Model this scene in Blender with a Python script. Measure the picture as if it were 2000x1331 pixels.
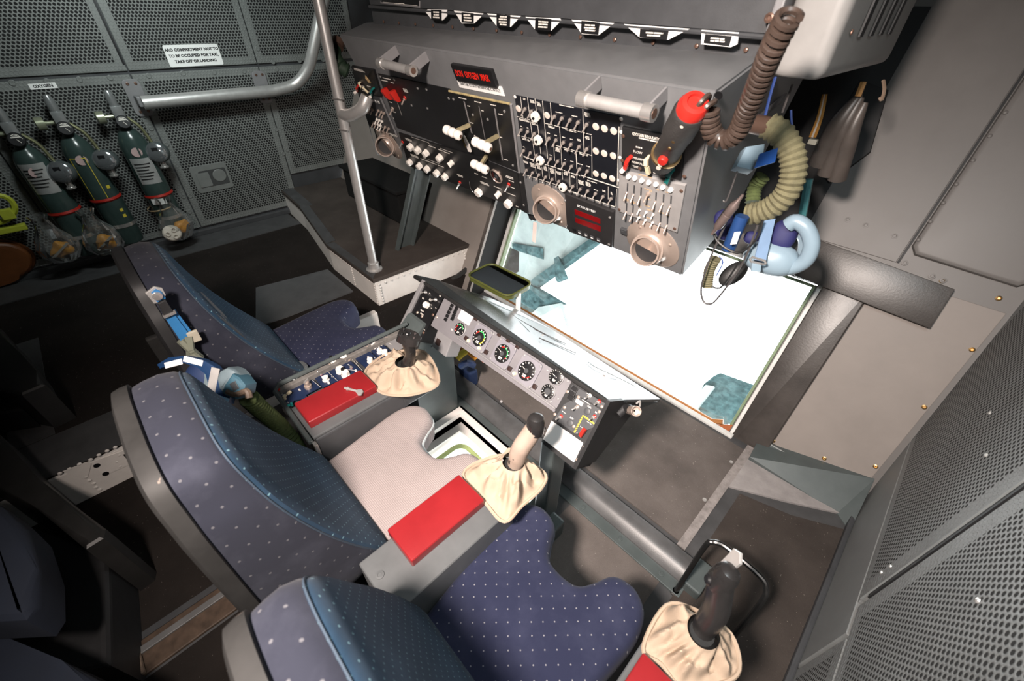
import bpy, bmesh, math, random
from mathutils import Vector, Matrix, noise as mnoise
random.seed(7)
for o in list(bpy.data.objects): bpy.data.objects.remove(o)
SC = bpy.context.scene
COL = SC.collection

# ---------------------------------------------------------------- camera
F_PX = 817.5
CAM = Vector((0, 0, 1.72))
def _cam_axes():
    yaw, pitch, roll = math.radians(-44.672), math.radians(38.75), math.radians(-1.573)
    cy, sy, cp, sp, cr, sr = math.cos(yaw), math.sin(yaw), math.cos(pitch), math.sin(pitch), math.cos(roll), math.sin(roll)
    f = Vector((sy*cp, cy*cp, -sp)); r = Vector((cy, -sy, 0)); d = f.cross(r)
    return cr*r + sr*d, -sr*r + cr*d, f
CR, CD, CF = _cam_axes()
cd = bpy.data.cameras.new('camera'); cam = bpy.data.objects.new('camera', cd); COL.objects.link(cam)
cd.sensor_fit = 'HORIZONTAL'; cd.sensor_width = 36; cd.lens = F_PX*36/2000; cd.clip_start = .02; cd.clip_end = 100
cam.matrix_world = Matrix(((CR.x, -CD.x, -CF.x, CAM.x), (CR.y, -CD.y, -CF.y, CAM.y), (CR.z, -CD.z, -CF.z, CAM.z), (0, 0, 0, 1)))
cd.dof.use_dof = True; cd.dof.focus_distance = 2.0; cd.dof.aperture_fstop = 4.0
SC.camera = cam

# ---------------------------------------------------------------- world, lamps, exposure
wd = bpy.data.worlds.new('world'); SC.world = wd; wd.use_nodes = True
bg = wd.node_tree.nodes['Background']; bg.inputs[0].default_value = (.96, .98, 1, 1); bg.inputs[1].default_value = 9.0
def lamp(name, loc, target, size, power, col, spread=180, shape='DISK'):
    l = bpy.data.lights.new(name, 'AREA'); l.shape = shape; l.size = size; l.energy = power; l.color = col; l.spread = math.radians(spread)
    o = bpy.data.objects.new(name, l); COL.objects.link(o)
    o.location = loc; o.rotation_euler = (Vector(target)-Vector(loc)).to_track_quat('-Z', 'Y').to_euler()
    return o
lamp('ceiling_key_lamp', (-.2, -.45, 2.15), (-.75, 1.0, .6), .2, 50, (1, .87, .79), 108)
lamp('ceiling_cool_lamp', (-2.8, .45, 2.25), (-4.1, .95, 1.2), .5, 21, (.90, .99, .97), 130)
lamp('wall_cool_lamp', (.2, .2, 2.25), (.4, 1.1, .6), .35, 10, (.86, .97, 1), 140)
SC.view_settings.view_transform = 'Standard'; SC.view_settings.look = 'None'; SC.view_settings.gamma = 1
SC.view_settings.exposure = 0.0; SC.view_settings.use_curve_mapping = False

# ---------------------------------------------------------------- layout helpers (real planes)
def ray(x, y): return CR*((x-1000)/F_PX) + CD*((y-665.5)/F_PX) + CF
def onz(x, y, z): d = ray(x, y); return CAM + d*((z-CAM.z)/d.z)
def onx(x, y, X): d = ray(x, y); return CAM + d*((X-CAM.x)/d.x)
def ony(x, y, Y): d = ray(x, y); return CAM + d*((Y-CAM.y)/d.y)
class Fr:
    """a flat panel in the room: origin, u (right), v (up), n (out of the panel)"""
    def __init__(s, o, u, v):
        s.o = Vector(o); s.u = Vector(u).normalized(); v = Vector(v); s.v = (v - s.u*v.dot(s.u)).normalized(); s.n = s.u.cross(s.v)
    def px(s, x, y):
        d = ray(x, y); P = CAM + d*((s.o-CAM).dot(s.n)/d.dot(s.n)); return (P-s.o).dot(s.u), (P-s.o).dot(s.v)
    def w(s, a, b, c=0): return s.o + s.u*a + s.v*b + s.n*c
    def m(s, a, b, c=0, rot=0):
        u = s.u*math.cos(rot) + s.v*math.sin(rot); v = s.v*math.cos(rot) - s.u*math.sin(rot); p = s.w(a, b, c)
        return Matrix(((u.x, v.x, s.n.x, p.x), (u.y, v.y, s.n.y, p.y), (u.z, v.z, s.n.z, p.z), (0, 0, 0, 1)))
    def at(s, x, y, c=0, rot=0): a, b = s.px(x, y); return s.m(a, b, c, rot)
def T(x=0, y=0, z=0): return Matrix.Translation((x, y, z))
def RX(a): return Matrix.Rotation(a, 4, 'X')
def RY(a): return Matrix.Rotation(a, 4, 'Y')
def RZ(a): return Matrix.Rotation(a, 4, 'Z')
def aim(p, q, roll=0):
    """matrix at p whose local z points to q"""
    d = (Vector(q)-Vector(p)); return T(*p) @ d.to_track_quat('Z', 'Y').to_matrix().to_4x4() @ RZ(roll)

# ---------------------------------------------------------------- object helpers
WM = {}
def mk(name, me, mat=None, parent=None, M=None, smooth=False, label=None):
    """link a bmesh or mesh as one object; M = world matrix"""
    if isinstance(me, bmesh.types.BMesh):
        b = me; me = bpy.data.meshes.new(name); bmesh.ops.recalc_face_normals(b, faces=b.faces[:])
        if smooth:
            for f in b.faces: f.smooth = True
            for e in b.edges:
                if len(e.link_faces) == 2 and e.calc_face_angle(0) > .6: e.smooth = False
        b.to_mesh(me); b.free()
    if mat is not None and not me.materials:
        for m_ in (mat if isinstance(mat, (list, tuple)) else [mat]): me.materials.append(m_)
    o = bpy.data.objects.new(name, me); COL.objects.link(o)
    if mat is not None and not isinstance(mat, (list, tuple)) and me.materials[0] != mat:
        o.material_slots[0].link = 'OBJECT'; o.material_slots[0].material = mat
    M = M.copy() if M is not None else Matrix()
    if parent is not None:
        o.parent = parent; o.matrix_parent_inverse = WM[parent.name].inverted()
    o.matrix_basis = M; WM[o.name] = M
    if label: o['label'] = label
    return o
def tag(o, label, cat, group=None):
    o['label'] = label; o['category'] = cat
    if group: o['group'] = group
    return o
def struct(o): o['kind'] = 'structure'; return o
def thing(name, label, cat, loc=(0, 0, 0), group=None):
    o = bpy.data.objects.new(name, None); COL.objects.link(o); o.empty_display_size = .05
    o.matrix_basis = T(*loc); WM[o.name] = T(*loc)
    return tag(o, label, cat, group)
_P = {}
def P_(key, fn, smooth=True):
    """a mesh shared between alike pieces"""
    if key not in _P:
        b = fn(); me = bpy.data.meshes.new(str(key)); bmesh.ops.recalc_face_normals(b, faces=b.faces[:])
        if smooth:
            for f in b.faces: f.smooth = True
            for e in b.edges:
                if len(e.link_faces) == 2 and e.calc_face_angle(0) > .6: e.smooth = False
        b.to_mesh(me); b.free(); _P[key] = me
    return _P[key]
def nb(): return bmesh.new()
def box(b, x0, x1, y0, y1, z0, z1, bev=0, seg=2, M=None):
    r = bmesh.ops.create_cube(b, size=1); vs = r['verts']
    for v in vs: v.co = Vector(((x0+x1)/2+v.co.x*(x1-x0), (y0+y1)/2+v.co.y*(y1-y0), (z0+z1)/2+v.co.z*(z1-z0)))
    if bev:
        es = list({e for v in vs for e in v.link_edges}); g = bmesh.ops.bevel(b, geom=es, offset=bev, segments=seg, affect='EDGES', profile=.6)
        vs = list({v for f in g['faces'] for v in f.verts} | {v for v in vs if v.is_valid})
    if M is not None:
        for v in vs: v.co = M @ v.co
    return b
def bx(*a, **k): return box(nb(), *a, **k)
def prism(b, poly, z0, z1, bev=0, seg=2, M=None):
    lo = [b.verts.new((p[0], p[1], z0)) for p in poly]; hi = [b.verts.new((p[0], p[1], z1)) for p in poly]; n = len(poly)
    b.faces.new(lo[::-1]); top = b.faces.new(hi)
    for i in range(n): b.faces.new((lo[i], lo[(i+1) % n], hi[(i+1) % n], hi[i]))
    vs = lo+hi
    if bev:
        g = bmesh.ops.bevel(b, geom=list(top.edges), offset=bev, segments=seg, affect='EDGES', profile=.6)
        vs = list({v for f in g['faces'] for v in f.verts} | {v for v in vs if v.is_valid})
    if M is not None:
        for v in vs: v.co = M @ v.co
    return b
def pr(*a, **k): return prism(nb(), *a, **k)
def lathe(b, prof, n=20, M=None, cap=True):
    rings = []
    for r, z in prof:
        rings.append([b.verts.new(((M or Matrix()) @ Vector((r*math.cos(2*math.pi*i/n), r*math.sin(2*math.pi*i/n), z)))) for i in range(n)])
    for A, B in zip(rings, rings[1:]):
        for i in range(n): b.faces.new((A[i], A[(i+1) % n], B[(i+1) % n], B[i]))
    if cap: b.faces.new(rings[0][::-1]); b.faces.new(rings[-1])
    return b
def la(*a, **k): return lathe(nb(), *a, **k)
def tube(b, pts, r, n=10, closed=False, cap=True):
    """tube along points; r a number or one radius per point"""
    pts = [Vector(p) for p in pts]; m = len(pts); rings = []; up = None
    for i, p in enumerate(pts):
        if closed: d = pts[(i+1) % m]-pts[i-1]
        else: d = pts[min(i+1, m-1)]-pts[max(i-1, 0)]
        d.normalize()
        if up is None:
            up = Vector((0, 0, 1)) if abs(d.z) < .9 else Vector((1, 0, 0))
        s = d.cross(up)
        if s.length < 1e-6: s = d.orthogonal()
        s.normalize(); up = s.cross(d).normalized(); R_ = r[i] if isinstance(r, (list, tuple)) else r
        rings.append([b.verts.new(p + s*R_*math.cos(2*math.pi*k/n) + up*R_*math.sin(2*math.pi*k/n)) for k in range(n)])
    for i in range(m if closed else m-1):
        A, B = rings[i], rings[(i+1) % m]
        for k in range(n): b.faces.new((A[k], A[(k+1) % n], B[(k+1) % n], B[k]))
    if cap and not closed: b.faces.new(rings[0][::-1]); b.faces.new(rings[-1])
    return b
def tu(*a, **k): return tube(nb(), *a, **k)
def spline(pts, n=8, closed=False):
    """Catmull-Rom through points of any dimension"""
    pts = [Vector(p) for p in pts]; m = len(pts); out = []
    for i in range(m if closed else m-1):
        if closed: a, b_, c, d = pts[i-1], pts[i], pts[(i+1) % m], pts[(i+2) % m]
        else: a, b_, c, d = pts[max(i-1, 0)], pts[i], pts[i+1], pts[min(i+2, m-1)]
        for k in range(n):
            t = k/n; out.append(.5*((2*b_) + (c-a)*t + (2*a-5*b_+4*c-d)*t*t + (3*b_-a-3*c+d)*t**3))
    if not closed: out.append(pts[-1])
    return out
def corr(b, path, r0, r1, pitch, n=12):
    """corrugated hose: fine resample of the path with a wavy radius"""
    pts = [Vector(p) for p in path]; L = [0]
    for p, q in zip(pts, pts[1:]): L.append(L[-1]+(q-p).length)
    N = max(8, int(L[-1]/pitch*4)); P2 = []; R2 = []
    j = 0
    for i in range(N+1):
        s = L[-1]*i/N
        while j < len(L)-2 and L[j+1] < s: j += 1
        t = (s-L[j])/max(1e-9, L[j+1]-L[j]); P2.append(pts[j].lerp(pts[j+1], t)); R2.append((r0, (r0+r1)/2, r1, (r0+r1)/2)[i % 4])
    return tube(b, P2, R2, n)
def rrect(w, h, r, n=4):
    o = []
    for cx, cy, a in ((w/2-r, h/2-r, 0), (-w/2+r, h/2-r, 90), (-w/2+r, -h/2+r, 180), (w/2-r, -h/2+r, 270)):
        for i in range(n+1):
            t = math.radians(a+90*i/n); o.append((cx+r*math.cos(t), cy+r*math.sin(t)))
    return o
_TX = {}
def text_mesh(s, size, align='CENTER', thick=.0006, sx=1.0, bold=0.0):
    k = (s, round(size, 5), align, sx, bold)
    if k not in _TX:
        c = bpy.data.curves.new('lettering', 'FONT'); c.body = s; c.size = size; c.align_x = align; c.align_y = 'CENTER'; c.extrude = thick/2; c.resolution_u = 2; c.offset = bold
        o = bpy.data.objects.new('lettering', c); COL.objects.link(o)
        me = bpy.data.meshes.new_from_object(o.evaluated_get(bpy.context.evaluated_depsgraph_get()))
        bpy.data.objects.remove(o); bpy.data.curves.remove(c)
        for v in me.vertices: v.co.x *= sx; v.co.z += thick/2
        _TX[k] = me
    return _TX[k].copy()
def text(s, size, mat, parent, M, align='CENTER', sx=1.0, name='lettering', bold=0.0):
    me = text_mesh(s, size, align, sx=sx, bold=bold); me.materials.clear()
    return mk(name, me, mat, parent, M)
# ---------------------------------------------------------------- materials
_M = {}
def nn(nt, t, **k):
    n = nt.nodes.new(t)
    for a, v in k.items(): setattr(n, a, v)
    return n
def mth(nt, op, a, b=None, c=None):
    n = nn(nt, 'ShaderNodeMath', operation=op)
    for i, v in enumerate((a, b, c)):
        if v is None: continue
        if isinstance(v, (int, float)): n.inputs[i].default_value = v
        else: nt.links.new(v, n.inputs[i])
    return n.outputs[0]
def mixc(nt, f, a, b):
    n = nn(nt, 'ShaderNodeMix', data_type='RGBA')
    for s, v in ((n.inputs['Factor'], f), (n.inputs['A'], a), (n.inputs['B'], b)):
        if isinstance(v, (int, float)): s.default_value = v
        elif isinstance(v, tuple): s.default_value = (*v[:3], 1)
        else: nt.links.new(v, s)
    return n.outputs['Result']
def base(name):
    m = bpy.data.materials.new(name); m.use_nodes = True; nt = m.node_tree
    return m, nt, nt.nodes['Principled BSDF']
def coords(nt, kind='Object'): return nn(nt, 'ShaderNodeTexCoord').outputs[kind]
def noise(nt, vec, scale, detail=4, rough=.6):
    n = nn(nt, 'ShaderNodeTexNoise'); nt.links.new(vec, n.inputs['Vector']); n.inputs['Scale'].default_value = scale; n.inputs['Detail'].default_value = detail; n.inputs['Roughness'].default_value = rough
    return n.outputs['Fac']
def ramp(nt, f, a, b):
    n = nn(nt, 'ShaderNodeMapRange'); nt.links.new(f, n.inputs[0]); n.inputs[1].default_value = a; n.inputs[2].default_value = b
    return n.outputs[0]
def bumpn(nt, bs, h, st, dist=.002):
    n = nn(nt, 'ShaderNodeBump'); n.inputs['Strength'].default_value = st; n.inputs['Distance'].default_value = dist
    nt.links.new(h, n.inputs['Height']); nt.links.new(n.outputs[0], bs.inputs['Normal'])
def mat(name, col, rough=.5, metal=0, var=.12, vs=14, bump=0, bs=300, wear=None, wcut=.68, wscale=26, spec=None):
    """painted, plastic or metal surface with uneven colour, fine relief and optional chipped wear"""
    if name in _M: return _M[name]
    m, nt, b = base(name); co = coords(nt)
    f = noise(nt, co, vs, 5); c = mixc(nt, ramp(nt, f, .3, .75), tuple(x*(1-var) for x in col), tuple(min(1, x*(1+var)) for x in col))
    if wear:
        w = ramp(nt, noise(nt, co, wscale, 6, .7), wcut, wcut+.03); c = mixc(nt, w, c, wear)
    nt.links.new(c, b.inputs['Base Color']); b.inputs['Metallic'].default_value = metal
    if spec is not None: b.inputs['Specular IOR Level'].default_value = spec
    nt.links.new(ramp2(nt, f, rough*.85, min(1, rough*1.15)), b.inputs['Roughness'])
    if bump: bumpn(nt, b, noise(nt, co, bs, 2), bump)
    _M[name] = m; return m
def ramp2(nt, f, a, b):
    n = nn(nt, 'ShaderNodeMapRange'); nt.links.new(f, n.inputs[0]); n.inputs[3].default_value = a; n.inputs[4].default_value = b
    return n.outputs[0]
def lattice(nt, a, b, px_, py_):
    """distance (m) to the nearest point of a staggered lattice in the coordinates a, b"""
    def cell(off):
        du = mth(nt, 'MULTIPLY', mth(nt, 'SUBTRACT', mth(nt, 'FRACT', mth(nt, 'ADD', mth(nt, 'DIVIDE', a, px_), off)), .5), px_)
        dv = mth(nt, 'MULTIPLY', mth(nt, 'SUBTRACT', mth(nt, 'FRACT', mth(nt, 'ADD', mth(nt, 'DIVIDE', b, py_), off)), .5), py_)
        return mth(nt, 'SQRT', mth(nt, 'ADD', mth(nt, 'MULTIPLY', du, du), mth(nt, 'MULTIPLY', dv, dv)))
    return mth(nt, 'MINIMUM', cell(0.0), cell(.5))
def perforated(name, col, hx, hy, pitch=.018, r=.0058, margin=.045, mx=None, rust=False):
    """sheet metal with staggered round holes inside a plain border; panel half size hx, hy"""
    m, nt, b = base(name); co = coords(nt); s = nn(nt, 'ShaderNodeSeparateXYZ'); nt.links.new(co, s.inputs[0])
    d = lattice(nt, s.outputs[0], s.outputs[1], pitch, pitch*1.732)
    hole = mth(nt, 'LESS_THAN', d, r)
    ix = mth(nt, 'LESS_THAN', mth(nt, 'ABSOLUTE', s.outputs[0]), hx-(mx or margin)); iy = mth(nt, 'LESS_THAN', mth(nt, 'ABSOLUTE', s.outputs[1]), hy-margin)
    hole = mth(nt, 'MULTIPLY', hole, mth(nt, 'MULTIPLY', ix, iy))
    f = noise(nt, co, 5, 5); c = mixc(nt, ramp(nt, f, .3, .7), tuple(x*.85 for x in col), tuple(x*1.15 for x in col))
    inner = (.006, .006, .006)
    c2 = mixc(nt, hole, c, inner); nt.links.new(c2, b.inputs['Base Color'])
    nt.links.new(mth(nt, 'ADD', mth(nt, 'MULTIPLY', hole, .4), .5), b.inputs['Roughness'])
    bumpn(nt, b, mth(nt, 'SUBTRACT', 1, ramp(nt, d, r+.0015, r)), .5, .003)
    return m
def dotted(name, col, dot, px_, py_, r, ax=(0, 1), fade=.35, kind='Object'):
    """woven seat cloth with small pale dots, the cloth rubbed paler in places"""
    if name in _M: return _M[name]
    m, nt, b = base(name); co = coords(nt); s = nn(nt, 'ShaderNodeSeparateXYZ'); nt.links.new(coords(nt, kind), s.inputs[0])
    d = lattice(nt, s.outputs[ax[0]], s.outputs[ax[1]], px_, py_)
    f = noise(nt, co, 9, 5, .6)
    c = mixc(nt, ramp(nt, f, .45, .8), col, tuple(x*(1+fade)+.012 for x in col))
    wv = noise(nt, co, 900, 1)
    c = mixc(nt, mth(nt, 'MULTIPLY', wv, .35), c, tuple(x*.5 for x in col))
    c = mixc(nt, ramp(nt, d, r, r*.7), c, dot); nt.links.new(c, b.inputs['Base Color']); b.inputs['Roughness'].default_value = .9
    b.inputs['Specular IOR Level'].default_value = .2
    if 'Sheen Weight' in b.inputs: b.inputs['Sheen Weight'].default_value = .04; b.inputs['Sheen Roughness'].default_value = .5
    bumpn(nt, b, wv, .25, .001); _M[name] = m; return m
def waffle(name, col):
    m, nt, b = base(name); co = coords(nt); s = nn(nt, 'ShaderNodeSeparateXYZ'); nt.links.new(co, s.inputs[0])
    d = mth(nt, 'MULTIPLY', mth(nt, 'ABSOLUTE', mth(nt, 'SINE', mth(nt, 'MULTIPLY', s.outputs[0], 560))), mth(nt, 'ABSOLUTE', mth(nt, 'SINE', mth(nt, 'MULTIPLY', s.outputs[1], 560))))
    f = noise(nt, co, 11, 4); st = ramp(nt, noise(nt, co, 17, 3), .66, .8)
    c = mixc(nt, ramp(nt, f, .3, .8), tuple(x*.9 for x in col), tuple(x*1.08 for x in col))
    c = mixc(nt, mth(nt, 'MULTIPLY', st, .35), c, tuple(x*.5 for x in col))
    c = mixc(nt, ramp(nt, d, .3, .0), c, tuple(x*.62 for x in col)); nt.links.new(c, b.inputs['Base Color']); b.inputs['Roughness'].default_value = .95
    b.inputs['Specular IOR Level'].default_value = .15
    bumpn(nt, b, d, .6, .0015); return m
def carpet(name, col, speck=(.25, .22, .2)):
    m, nt, b = base(name); co = coords(nt)
    f = noise(nt, co, 3.2, 5); g = noise(nt, co, 420, 2)
    c = mixc(nt, ramp(nt, f, .35, .7), tuple(x*.7 for x in col), tuple(x*1.25 for x in col))
    c = mixc(nt, mth(nt, 'MULTIPLY', g, .6), c, tuple(x*.4 for x in col))
    c = mixc(nt, mth(nt, 'GREATER_THAN', noise(nt, co, 190, 1), .77), c, speck)
    nt.links.new(c, b.inputs['Base Color']); b.inputs['Roughness'].default_value = .95; b.inputs['Specular IOR Level'].default_value = .15
    bumpn(nt, b, g, .5, .002); return m
def glassy(name, tint=(1, 1, 1), gloss=.08, rough=.02, haze=0.0, hazecol=(.8, .9, .9)):
    """thin pane or clear film: mostly see-through with a mirror sheen"""
    m, nt, b = base(name); nt.nodes.remove(b); out = nt.nodes['Material Output']
    t = nn(nt, 'ShaderNodeBsdfTransparent'); t.inputs[0].default_value = (*tint, 1)
    g = nn(nt, 'ShaderNodeBsdfGlossy'); g.inputs['Roughness'].default_value = rough
    fr = nn(nt, 'ShaderNodeFresnel'); fr.inputs[0].default_value = 1.45
    mx = nn(nt, 'ShaderNodeMixShader'); nt.links.new(mth(nt, 'MULTIPLY', fr.outputs[0], gloss/.04), mx.inputs[0]); nt.links.new(t.outputs[0], mx.inputs[1]); nt.links.new(g.outputs[0], mx.inputs[2])
    res = mx.outputs[0]
    if haze:
        d = nn(nt, 'ShaderNodeBsdfDiffuse'); d.inputs[0].default_value = (*hazecol, 1); m2 = nn(nt, 'ShaderNodeMixShader')
        nt.links.new(mth(nt, 'MULTIPLY', ramp(nt, noise(nt, coords(nt), 9, 5), .35, .75), haze), m2.inputs[0]); nt.links.new(res, m2.inputs[1]); nt.links.new(d.outputs[0], m2.inputs[2]); res = m2.outputs[0]
    nt.links.new(res, out.inputs[0]); return m

GREY = mat('grey_paint', (.155, .158, .163), .5, var=.1, bump=.06, wear=(.3, .29, .28), wcut=.78)
GREYC = mat('console_grey', (.095, .1, .103), .42, var=.1, bump=.06, wear=(.4, .39, .37), wcut=.79, wscale=40)
GREY2 = mat('grey_panel_paint', (.21, .205, .21), .5, var=.08, bump=.05)
GREYD = mat('dark_grey_paint', (.05, .052, .056), .5, var=.15, bump=.08)
GREYG = mat('green_grey_paint', (.075, .09, .09), .42, var=.12, bump=.05, wear=(.3, .3, .3), wcut=.8)
BLACK = mat('black_panel', (.009, .009, .01), .38, var=.2)
BLACKM = mat('black_matt', (.012, .012, .013), .6, var=.2)
LINER = mat('dull_black_liner', (.012, .012, .012), .9, var=.2, spec=.15)
RUBBER = mat('black_rubber', (.016, .016, .016), .5, var=.25, bump=.2, bs=250)
PADK = mat('black_vinyl', (.05, .043, .039), .36, var=.35, vs=7, bump=.12, bs=120)
WHITE = mat('white_plastic', (.82, .77, .71), .4, var=.04)
CARD = mat('white_card', (.85, .84, .82), .6, var=.02)
PRINT = mat('white_print', (.72, .68, .62), .6, var=.03)
INK = mat('black_ink', (.015, .015, .015), .6, var=.05)
RED = mat('red_pad_vinyl', (.23, .013, .016), .32, var=.1, vs=8, bump=.05)
REDP = mat('red_plastic', (.5, .022, .015), .35, var=.05)
CREAM = mat('cream_plastic', (.72, .62, .42), .45, var=.06)
TEAL = mat('teal_plastic', (.01, .16, .15), .4)
YELLOW = mat('yellow_print', (.7, .55, .05), .5)
GREEN = mat('green_print', (.05, .45, .12), .5)
ALU = mat('brushed_aluminium', (.6, .585, .57), .36, .6, var=.08, vs=30)
STEEL = mat('bright_steel', (.62, .6, .58), .26, .75, var=.05)
CHROME = mat('chrome', (.55, .58, .6), .1, .85, var=.02)
NICKEL = mat('champagne_nickel', (.52, .42, .36), .32, .5, var=.06)
BRASS = mat('brass_screw', (.62, .42, .2), .35, 1, var=.15)
BRONZE = mat('bronze_fitting', (.2, .12, .09), .35, .6, var=.15)
WHITEP = mat('worn_white_paint', (.76, .72, .68), .5, var=.06, wear=(.08, .07, .06), wcut=.74, wscale=18)
BEIGE = mat('beige_bulkhead_paint', (.245, .215, .195), .55, var=.1, vs=5, bump=.04)
WARMG = mat('warm_grey_paint', (.15, .14, .133), .5, var=.1, vs=4, bump=.04)
KHAKI = mat('khaki_hose_cloth', (.16, .145, .08), .85, var=.25, vs=60, bump=.4, bs=500)
OLIVE = mat('olive_hose_cloth', (.085, .11, .035), .85, var=.3, vs=60, bump=.4, bs=500)
BROWNC = mat('brown_coil_cord', (.05, .034, .027), .33, var=.2)
CANVAS = mat('tan_canvas', (.37, .285, .21), .85, var=.12, vs=9, bump=.3, bs=500)
FOAM = mat('pale_foam', (.42, .45, .45), .9, var=.1)
# ---------------------------------------------------------------- the room
W = Fr((0, 1.848, 0), (1, 0, 0), (0, .432, 1))      # raked end bulkhead with the big window
BW = Fr((0, 1.57, 0), (1, 0, 0), (0, .432, 1))      # bulkhead left of the window, nearer
LW = Fr((-4.1, 0, 0), (0, 1, 0), (0, 0, 1))         # left wall, u = forward
RW = Fr((.4, 0, 0), (0, -1, 0), (0, 0, 1))          # right wall
CARPET = carpet('dark_carpet', (.022, .018, .016))
CARPETW = carpet('worn_brown_carpet', (.15, .13, .12), (.4, .36, .33))
LINO = mat('floor_rubber', (.06, .06, .062), .6, var=.2, bump=.1)

# lower floor with the hatch cut out of it
HX0, HX1, HY0, HY1 = -1.25, -.62, .56, .885
b = nb()
for r in ((-2.13, HX0, -1.7, 1.79), (HX1, -.17, -1.7, 1.79), (-.17, .42, -1.7, 1.9), (HX0, HX1, -1.7, HY0), (HX0, HX1, HY1, 1.79)): box(b, r[0], r[1], r[2], r[3], -.08, 0)
floor = struct(mk('floor', b, LINO))
b = pr([(-4.1, -1.7), (-1.985, -1.7), (-1.985, .45), (-2.12, .5), (-2.12, 2.2), (-4.1, 2.2)], 0, .18)
floor2 = struct(mk('floor', b, CARPET))
b = nb(); box(b, -4.15, .45, -1.75, 2.9, 2.3, 2.35); struct(mk('ceiling', b, GREY))
b = nb(); box(b, -4.15, .45, -1.78, -1.7, -.1, 2.35); struct(mk('wall_back', b, GREYD))

# carpet pieces and tape strips on the floors
def slab(name, pts, z0, z1, m, parent): return mk(name, pr([(p[0], p[1]) for p in pts], z0, z1), m, parent)
def pxz(pts, z): return [tuple(onz(x, y, z))[:2] for x, y in pts]
slab('carpet_piece', [(-1.6, 1.1), (-.085, 1.1), (-.085, 1.76), (-1.6, 1.76)], 0, .008, CARPETW, floor)
slab('carpet_piece', [(.0, .55), (.385, .55), (.385, 1.66), (.2, 1.56), (.0, 1.5)], 0, .008, carpet('brown_black_carpet', (.065, .054, .048)), floor)
slab('carpet_piece', [(-.5, .45), (-.06, .45), (-.06, .92), (-.5, .92)], 0, .006, CARPETW, floor)
slab('carpet_piece', [(-1.98, -1.69), (-1.22, -1.69), (-1.22, -.15), (-1.98, -.15)], 0, .005, CARPET, floor)
slab('carpet_piece', [(-1.06, -1.69), (.35, -1.69), (.35, -.2), (-1.06, -.2)], 0, .005, CARPET, floor)
slab('sealant_strip', [(-.085, 1.08), (-.05, 1.08), (-.05, 1.8), (-.085, 1.8)], 0, .012, mat('worn_seal', (.26, .235, .225), .5, var=.3, vs=40, bump=.6, bs=60, wear=(.3, .27, .26), wcut=.6), floor)
slab('sealant_strip', [(-1.22, -1.69), (-1.195, -1.69), (-1.195, .05), (-1.22, .05)], 0, .006, GREYD, floor)
for k, (sx, sy) in enumerate(((1428, 903), (1376, 977))):
    p = onz(sx, sy, .012); mk('screw', P_('floorscrew', lambda: la([(.009, 0), (.009, .003), (.005, .004), (.004, .002)], 12)), ALU, floor, T(*p))
slab('floor_plate', pxz([(1455, 890), (1640, 1003), (1535, 980), (1420, 950)], .008), 0, .01, mat('pale_speckled_plate', (.3, .28, .275), .5, var=.2, bump=.5, bs=90), floor)
# seat track with a bright rail along the aisle
tr = mk('seat_track', bx(-1.19, -1.07, -1.2, .1, 0, .012, bev=.004), mat('brown_track', (.07, .045, .03), .6, var=.4, vs=30), floor)
mk('track_rail', bx(-1.165, -1.14, -1.2, .1, .012, .02, bev=.002), mat('dull_rail', (.2, .2, .2), .5, .5), tr)
mk('track_cap', bx(-1.19, -1.07, -.63, -.55, .012, .03, bev=.006), mat('rusty_cap', (.2, .14, .1), .7, var=.4, vs=60), tr)
# raised floor: tape strips and a bare sheet
slab('tape_strip', [(-4.09, -1.69), (-3.78, -1.69), (-3.78, 1.15), (-4.09, 1.15)], .18, .186, LINO, floor2)
slab('bare_sheet', pxz([(500, 563), (640, 527), (690, 570), (560, 620), (500, 640)], .183), .18, .187, mat('scuffed_sheet', (.085, .088, .092), .5, var=.15, bump=.3, bs=80), floor2)
slab('tape_strip', [(-2.25, -1.69), (-1.99, -1.69), (-1.99, .45), (-2.25, .45)], .18, .185, LINO, floor2)
slab('tape_strip', [(-3.2, -.75), (-2.26, -.75), (-2.26, -.6), (-3.2, -.6)], .18, .184, LINO, floor2)
# white riveted step riser between the two floors
rz = struct(mk('trim_1', bx(-1.985, -1.968, -1.69, .45, .002, .178, bev=.002), WHITEP))
def rivet(): return la([(.0075, 0), (.007, .0022), (.0045, .0038), (.0015, .0045)], 10)
SR = Fr((-1.968, 0, 0), (0, 1, 0), (0, 0, 1))
for px_, py_ in ((117, 925), (136, 916), (155, 907), (177, 898), (193, 889), (209, 881), (225, 874), (241, 866), (252, 866), (175, 939), (183, 945), (188, 952), (195, 957), (168, 932), (228, 902), (235, 911), (233, 889)):
    mk('rivet', P_('rivet', rivet), WHITEP, rz, SR.at(px_, py_))
for poly in ([(122, 921), (168, 903), (178, 905), (172, 930), (160, 935)], [(181, 902), (262, 872), (274, 898), (206, 928), (186, 915)]):
    mk('doubler_plate', pr([SR.px(*q) for q in poly], 0, .003), WHITEP, rz, SR.m(0, 0))
for q in ((189, 909), (206, 925)): mk('hole', P_('dhole', lambda: la([(.011, 0), (.011, .0045)], 14)), BLACK, rz, SR.at(*q))
mk('slot', pr([SR.px(*q) for q in ((240, 888), (262, 878), (266, 888), (248, 897))], 0, .0045), BLACK, rz, SR.m(0, 0))
struct(mk('trim_2', bx(-2.16, -2.118, .7, .93, 0, .19, bev=.004), WHITEP))
struct(mk('baseboard_left', bx(-4.1, -4.06, -1.7, 1.2, .18, .23, bev=.01), GREYD))

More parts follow.
